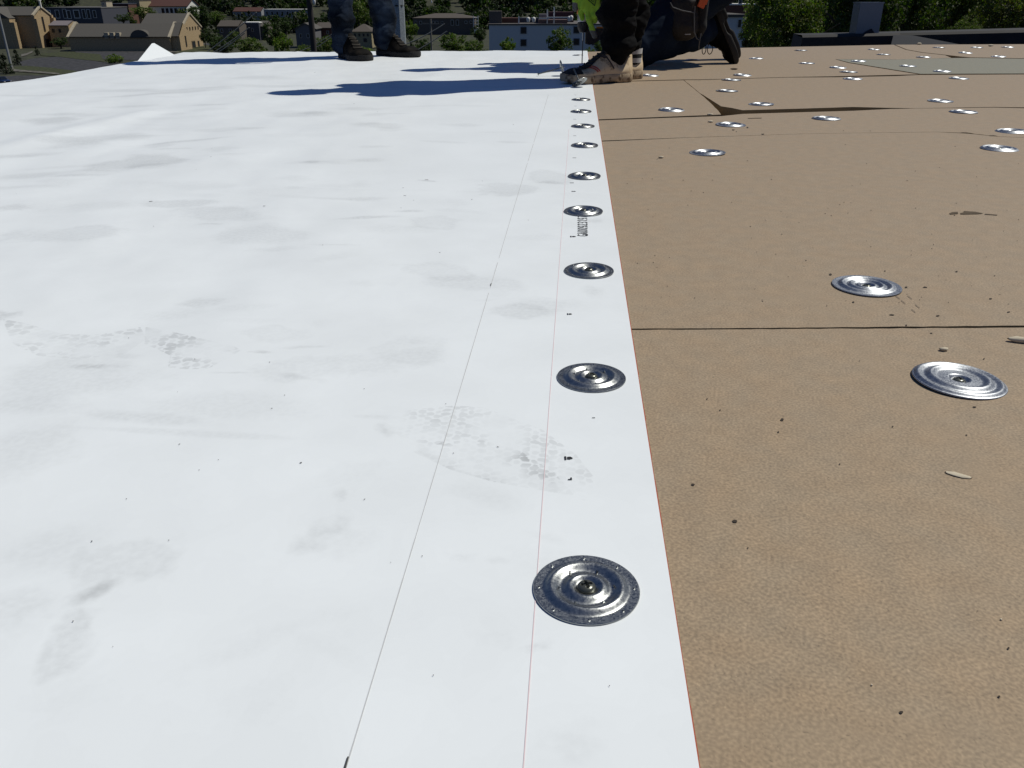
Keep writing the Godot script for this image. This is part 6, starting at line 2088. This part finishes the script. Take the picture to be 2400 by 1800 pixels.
func build_trees() -> void:
	crowns["mid"] = crown_mesh(2600, 0.055, 60, 1, Color(0.085, 0.115, 0.024))
	crowns["dark"] = crown_mesh(2600, 0.055, 55, 2, Color(0.045, 0.068, 0.020))
	crowns["lime"] = crown_mesh(2600, 0.055, 60, 3, Color(0.12, 0.165, 0.022))
	crowns["cone"] = crown_mesh(2200, 0.05, 60, 4, Color(0.020, 0.030, 0.012), true)
	crowns["near"] = crown_mesh(13000, 0.028, 85, 5, Color(0.115, 0.138, 0.028))
	crowns["near_dark"] = crown_mesh(12000, 0.028, 75, 6, Color(0.066, 0.086, 0.024))
	crowns["near_olive"] = crown_mesh(12000, 0.028, 80, 8, Color(0.115, 0.118, 0.035))
	var bush := [
		["leafy_tree", "olive green broad tree behind the stone gable building", 335, 12, 48, 34, 345, "mid"],
		["leafy_tree", "dark spreading tree right of the stone gable building", 470, 5, 70, 34, 350, "dark"],
		["leafy_tree", "green round tree under the red roof end of the pale row", 508, 22, 62, 26, 360, "mid"],
		["leafy_tree", "bright green shrubby tree beside the parking lot", 268, 122, 158, 22, 232, "lime"],
		["conifer", "dark clipped evergreen at the foot of the pale pole", 12, 128, 178, 26, 200, "cone"],
		["conifer", "dark cone-shaped evergreen in front of the church wall", 38, 116, 152, 15, 226, "cone"],
		["conifer", "small dark evergreen by the corner of the church front", 86, 108, 132, 9, 262, "cone"],
		["hedge", "dark clipped hedge between the church and the stone hall", 140, 84, 110, 22, 296, "dark"],
		["leafy_tree", "dark leafy tree on the lawn left of the slanting wires", 520, 78, 132, 34, 150, "dark"],
		["leafy_tree", "broad mid green tree whose top hides the dark cottage", 585, 82, 140, 44, 140, "mid"],
		["leafy_tree", "bright green upright tree left of the grey gabled house", 662, 68, 140, 26, 135, "lime"],
		["leafy_tree", "dark tree behind the bright upright tree", 640, 42, 120, 30, 250, "dark"],
		["leafy_tree", "olive tree at the roof edge by the dark utility pole", 712, 100, 145, 28, 120, "mid"],
		["leafy_tree", "green tree right of the dark utility pole by the jeans leg", 765, 78, 140, 36, 125, "mid"],
		["leafy_tree", "yellow green tree below the cream house", 845, 104, 142, 34, 118, "lime"],
		["leafy_tree", "dark green tree beyond the cream house", 838, -6, 62, 34, 420, "mid"],
		["leafy_tree", "green tree beside the galvanized pole", 962, 40, 100, 20, 180, "lime"],
		["leafy_tree", "dark olive tree at the foot of the galvanized pole", 985, 84, 140, 34, 130, "dark"],
		["leafy_tree", "yellow olive tree before the taupe apartment house", 1062, 72, 140, 46, 150, "mid"],
		["leafy_tree", "brownish olive tree left of the grey building", 1112, 88, 142, 36, 130, "mid"],
		["leafy_tree", "dark green tree between apartment house and grey building", 1125, 52, 100, 24, 230, "dark"],
		["leafy_tree", "small green tree against the grey building's left wall", 1190, 80, 140, 22, 165, "lime"],
		["leafy_tree", "taller green tree against the grey building's middle wall", 1312, 56, 140, 34, 165, "mid"],
		["leafy_tree", "low green tree behind the screw gun", 1382, 106, 140, 14, 160, "lime"],
		["leafy_tree", "dark round tree on the lawn in front of the brown-roofed bungalow", 500, 62, 112, 22, 290, "dark"],
		["leafy_tree", "olive tree between the bungalow and the dark cottage", 549, 68, 108, 18, 300, "mid"],
		["leafy_tree", "dark tree growing behind the dark cottage's white roof edge", 612, 30, 78, 18, 385, "dark"],
		["leafy_tree", "dark broad tree under the long pale row", 668, 36, 76, 24, 380, "dark"],
		["leafy_tree", "dark tree right of the stone gable building's door", 478, 62, 104, 14, 300, "dark"],
		["leafy_tree", "dark tree half hidden by the standing person's near leg", 742, 96, 142, 20, 118, "dark"],
		["leafy_tree", "olive tree between the standing person's legs and the steel pole", 905, 30, 100, 26, 300, "mid"],
		["leafy_tree", "dark tree over the roof of the taupe apartment house", 1030, 8, 46, 34, 460, "dark"],
		["leafy_tree", "green tree beside the red-roofed arcade", 452, 14, 50, 18, 400, "mid"],
		["leafy_tree", "dark tree between the brick block and the stone gable roof", 288, 30, 54, 20, 350, "dark"],
		["leafy_tree", "green tree behind the leaning worker's shin", 1402, 88, 130, 12, 150, "mid"],
	]
	for d in bush:
		tree(d[0], d[1], d[2], d[3], d[4], d[5], d[6], d[7])
	# big trees close behind the roof on the right
	var near := [
		["leafy_tree", "large sunlit green tree right of the clapboard house", 1842, -90, 175, 108, 52, "near"],
		["leafy_tree", "yellow green young tree beside the clapboard house", 1775, -6, 150, 48, 60, "near_olive"],
		["leafy_tree", "dark dense tree behind the grey metal chute", 2010, -160, 150, 120, 62, "near_dark"],
		["leafy_tree", "green tree standing between the chute and the bright bush", 2135, -170, 120, 110, 66, "near_dark"],
		["leafy_tree", "bright lime bush above the black parapet", 2262, 36, 110, 42, 46, "near"],
		["leafy_tree", "tall green tree behind the bright lime bush", 2265, -170, 120, 95, 70, "near"],
		["leafy_tree", "broad olive tree at the right end of the black parapet", 2375, -80, 120, 90, 60, "near_olive"],
		["leafy_tree", "dark tree filling in behind the sunlit green tree", 1935, -120, 160, 90, 80, "near_dark"],
		["leafy_tree", "second dark tree behind the broad olive tree", 2440, -160, 130, 110, 85, "near_dark"],
	]
	for d in near:
		tree(d[0], d[1], d[2], d[3], d[4], d[5], d[6], d[7])
	# the wooded hillside
	var r := RandomNumberGenerator.new()
	r.seed = 33
	var hues := [Color(0.030, 0.048, 0.014), Color(0.045, 0.062, 0.017), Color(0.024, 0.036, 0.017)]
	for k in 3:
		var mm := MultiMesh.new()
		mm.transform_format = MultiMesh.TRANSFORM_3D
		mm.mesh = crown_mesh(420, 0.13, 34, 60 + k, hues[k])
		mm.instance_count = 1500
		for i in mm.instance_count:
			var d := 400.0 + 1150.0 * pow(r.randf(), 0.8)
			var x := r.randf_range(-0.72, 0.72) * d
			var s := r.randf_range(4.5, 9.0)
			if d < 560.0:
				s *= 0.7
			var p := Vector3(x, land_y(x, -d) + s * 0.75, -d)
			mm.set_instance_transform(i, Transform3D(Basis(Vector3.UP, r.randf() * TAU).scaled(Vector3(s, s * r.randf_range(0.8, 1.25), s)), p))
		var o := MultiMeshInstance3D.new()
		o.multimesh = mm
		o.material_override = leaf_mat()
		o.name = numbered("woodland")
		add_child(o)
		tag(o, ["mid green trees of the wooded hillside behind the town", "paler green trees of the wooded hillside behind the town", "dark green trees of the wooded hillside behind the town"][k], "woodland")
		o.set_meta("kind", "stuff")

# ------------------------------------------------------------------ the neighbouring roof on the right
func build_neighbour_roof() -> void:
	var rubber := mat("rubber", lin(0.030, 0.028, 0.028), 0.75, 0, tex(grey_noise(256, 256, 0.03, 4, 0.6, 1.0, 121)), 1.2)
	var t := thing("black_parapet", "low parapet covered with black rubber sheet behind the far boards", "parapet", Vector3(0, GY, 0))
	var b := MB.new()
	# two runs of wall, the second turning a little towards us, with a rounded cap
	var runs := [[[1882, 82.5], [2112, 77.5], 8.2, 8.0], [[2112, 77.5], [2440, 69.0], 8.0, 7.6], [[2440, 69.0], [2900, 60.0], 7.6, 7.2]]
	for q in runs:
		var p0 := bp(q[0][0], q[0][1], q[2])
		var p1 := bp(q[1][0], q[1][1], q[3])
		var back := Vector3(0.02, 0, -0.35)
		var low := -0.6
		b.quad(Vector3(p0.x, low, p0.z), Vector3(p1.x, low, p1.z), p1 - Vector3(0, 0.02, 0), p0 - Vector3(0, 0.02, 0), Vector3(0, 0, 1))
		b.quad(p0 - Vector3(0, 0.02, 0), p1 - Vector3(0, 0.02, 0), p1 + Vector3(0, 0, -0.03), p0 + Vector3(0, 0, -0.03), Vector3(0, 1, 1))
		b.quad(p0 + Vector3(0, 0, -0.03), p1 + Vector3(0, 0, -0.03), p1 + back, p0 + back, Vector3.UP)
		b.quad(p0 + back, p1 + back, Vector3(p1.x, low, p1.z - 0.35), Vector3(p0.x, low, p0.z - 0.35), Vector3(0, 0, -1))
		if q == runs[0]:
			b.quad(Vector3(p0.x - 0.03, low, p0.z), p0 - Vector3(0, 0.02, 0), p0 + back, Vector3(p0.x - 0.03, low, p0.z - 0.35), Vector3(-1, 0, 0))
	for k in b.v.size():
		b.v[k].y -= GY
	part("sheet", b.mesh(), rubber, t)
	b = MB.new()
	# a loose flap of the rubber sheet folded forward
	var f0 := bp(2094, 82.0, 7.9)
	var f1 := bp(2140, 83.0, 7.9)
	var f2 := bp(2250, 104.0, 7.6)
	var f3 := bp(2088, 106.0, 7.6)
	b.quad(f0, f1, f2, f3, Vector3(0, 0.3, 1))
	for k in b.v.size():
		b.v[k].y -= GY
	part("folded_flap", b.mesh(), mat("rubber_wet", lin(0.010, 0.011, 0.016), 0.9), t)
	b = MB.new()
	b.box(Vector3(4.6, (-0.6 + GY) * 0.5 - GY, -8.6), Vector3(5.6, -0.6 - GY, 2.4))
	part("wall", b.mesh(), mat("neighbour_wall", lin(0.16, 0.14, 0.12), 0.9), t)
	# grey sheet-metal chute standing on it
	var a := bp(2004, 82, 8.15)
	var c := bp(2056, 82, 8.15)
	var top := bp(2030, 7.5, 8.15).y
	var ch := thing("metal_chute", "upright grey sheet-metal box standing on the black parapet", "duct", Vector3((a.x + c.x) * 0.5, a.y, -8.15))
	b = MB.new()
	var w := c.x - a.x
	var h := top - a.y
	b.box(Vector3(0.01, h * 0.5, -w * 0.45), Vector3(w, h, w * 0.9))
	var galv := galvanised("chute_zinc", lin(0.36, 0.40, 0.47), 0.62)
	part("body", b.mesh(), galv, ch)
	b = MB.new()
	b.box(Vector3(0.01, h + 0.004, -w * 0.45), Vector3(w + 0.012, 0.008, w * 0.9 + 0.012))
	b.box(Vector3(-w * 0.5 + 0.006, h * 0.5, 0.004), Vector3(0.010, h, 0.008))
	part("flange", b.mesh(), galv, ch)
	b = MB.new()
	b.tri(Vector3(-0.06, -0.005, 0.03), Vector3(0.08, 0.0, 0.03), Vector3(0.035, 0.055, 0.012), Vector3(0, 0, 1))
	b.tri(Vector3(-0.06, -0.005, 0.03), Vector3(0.035, 0.055, 0.012), Vector3(-0.02, 0.0, 0.002), Vector3(-1, 0.3, 0))
	part("rubber_flashing", b.mesh(), mats["rubber_wet"], ch)
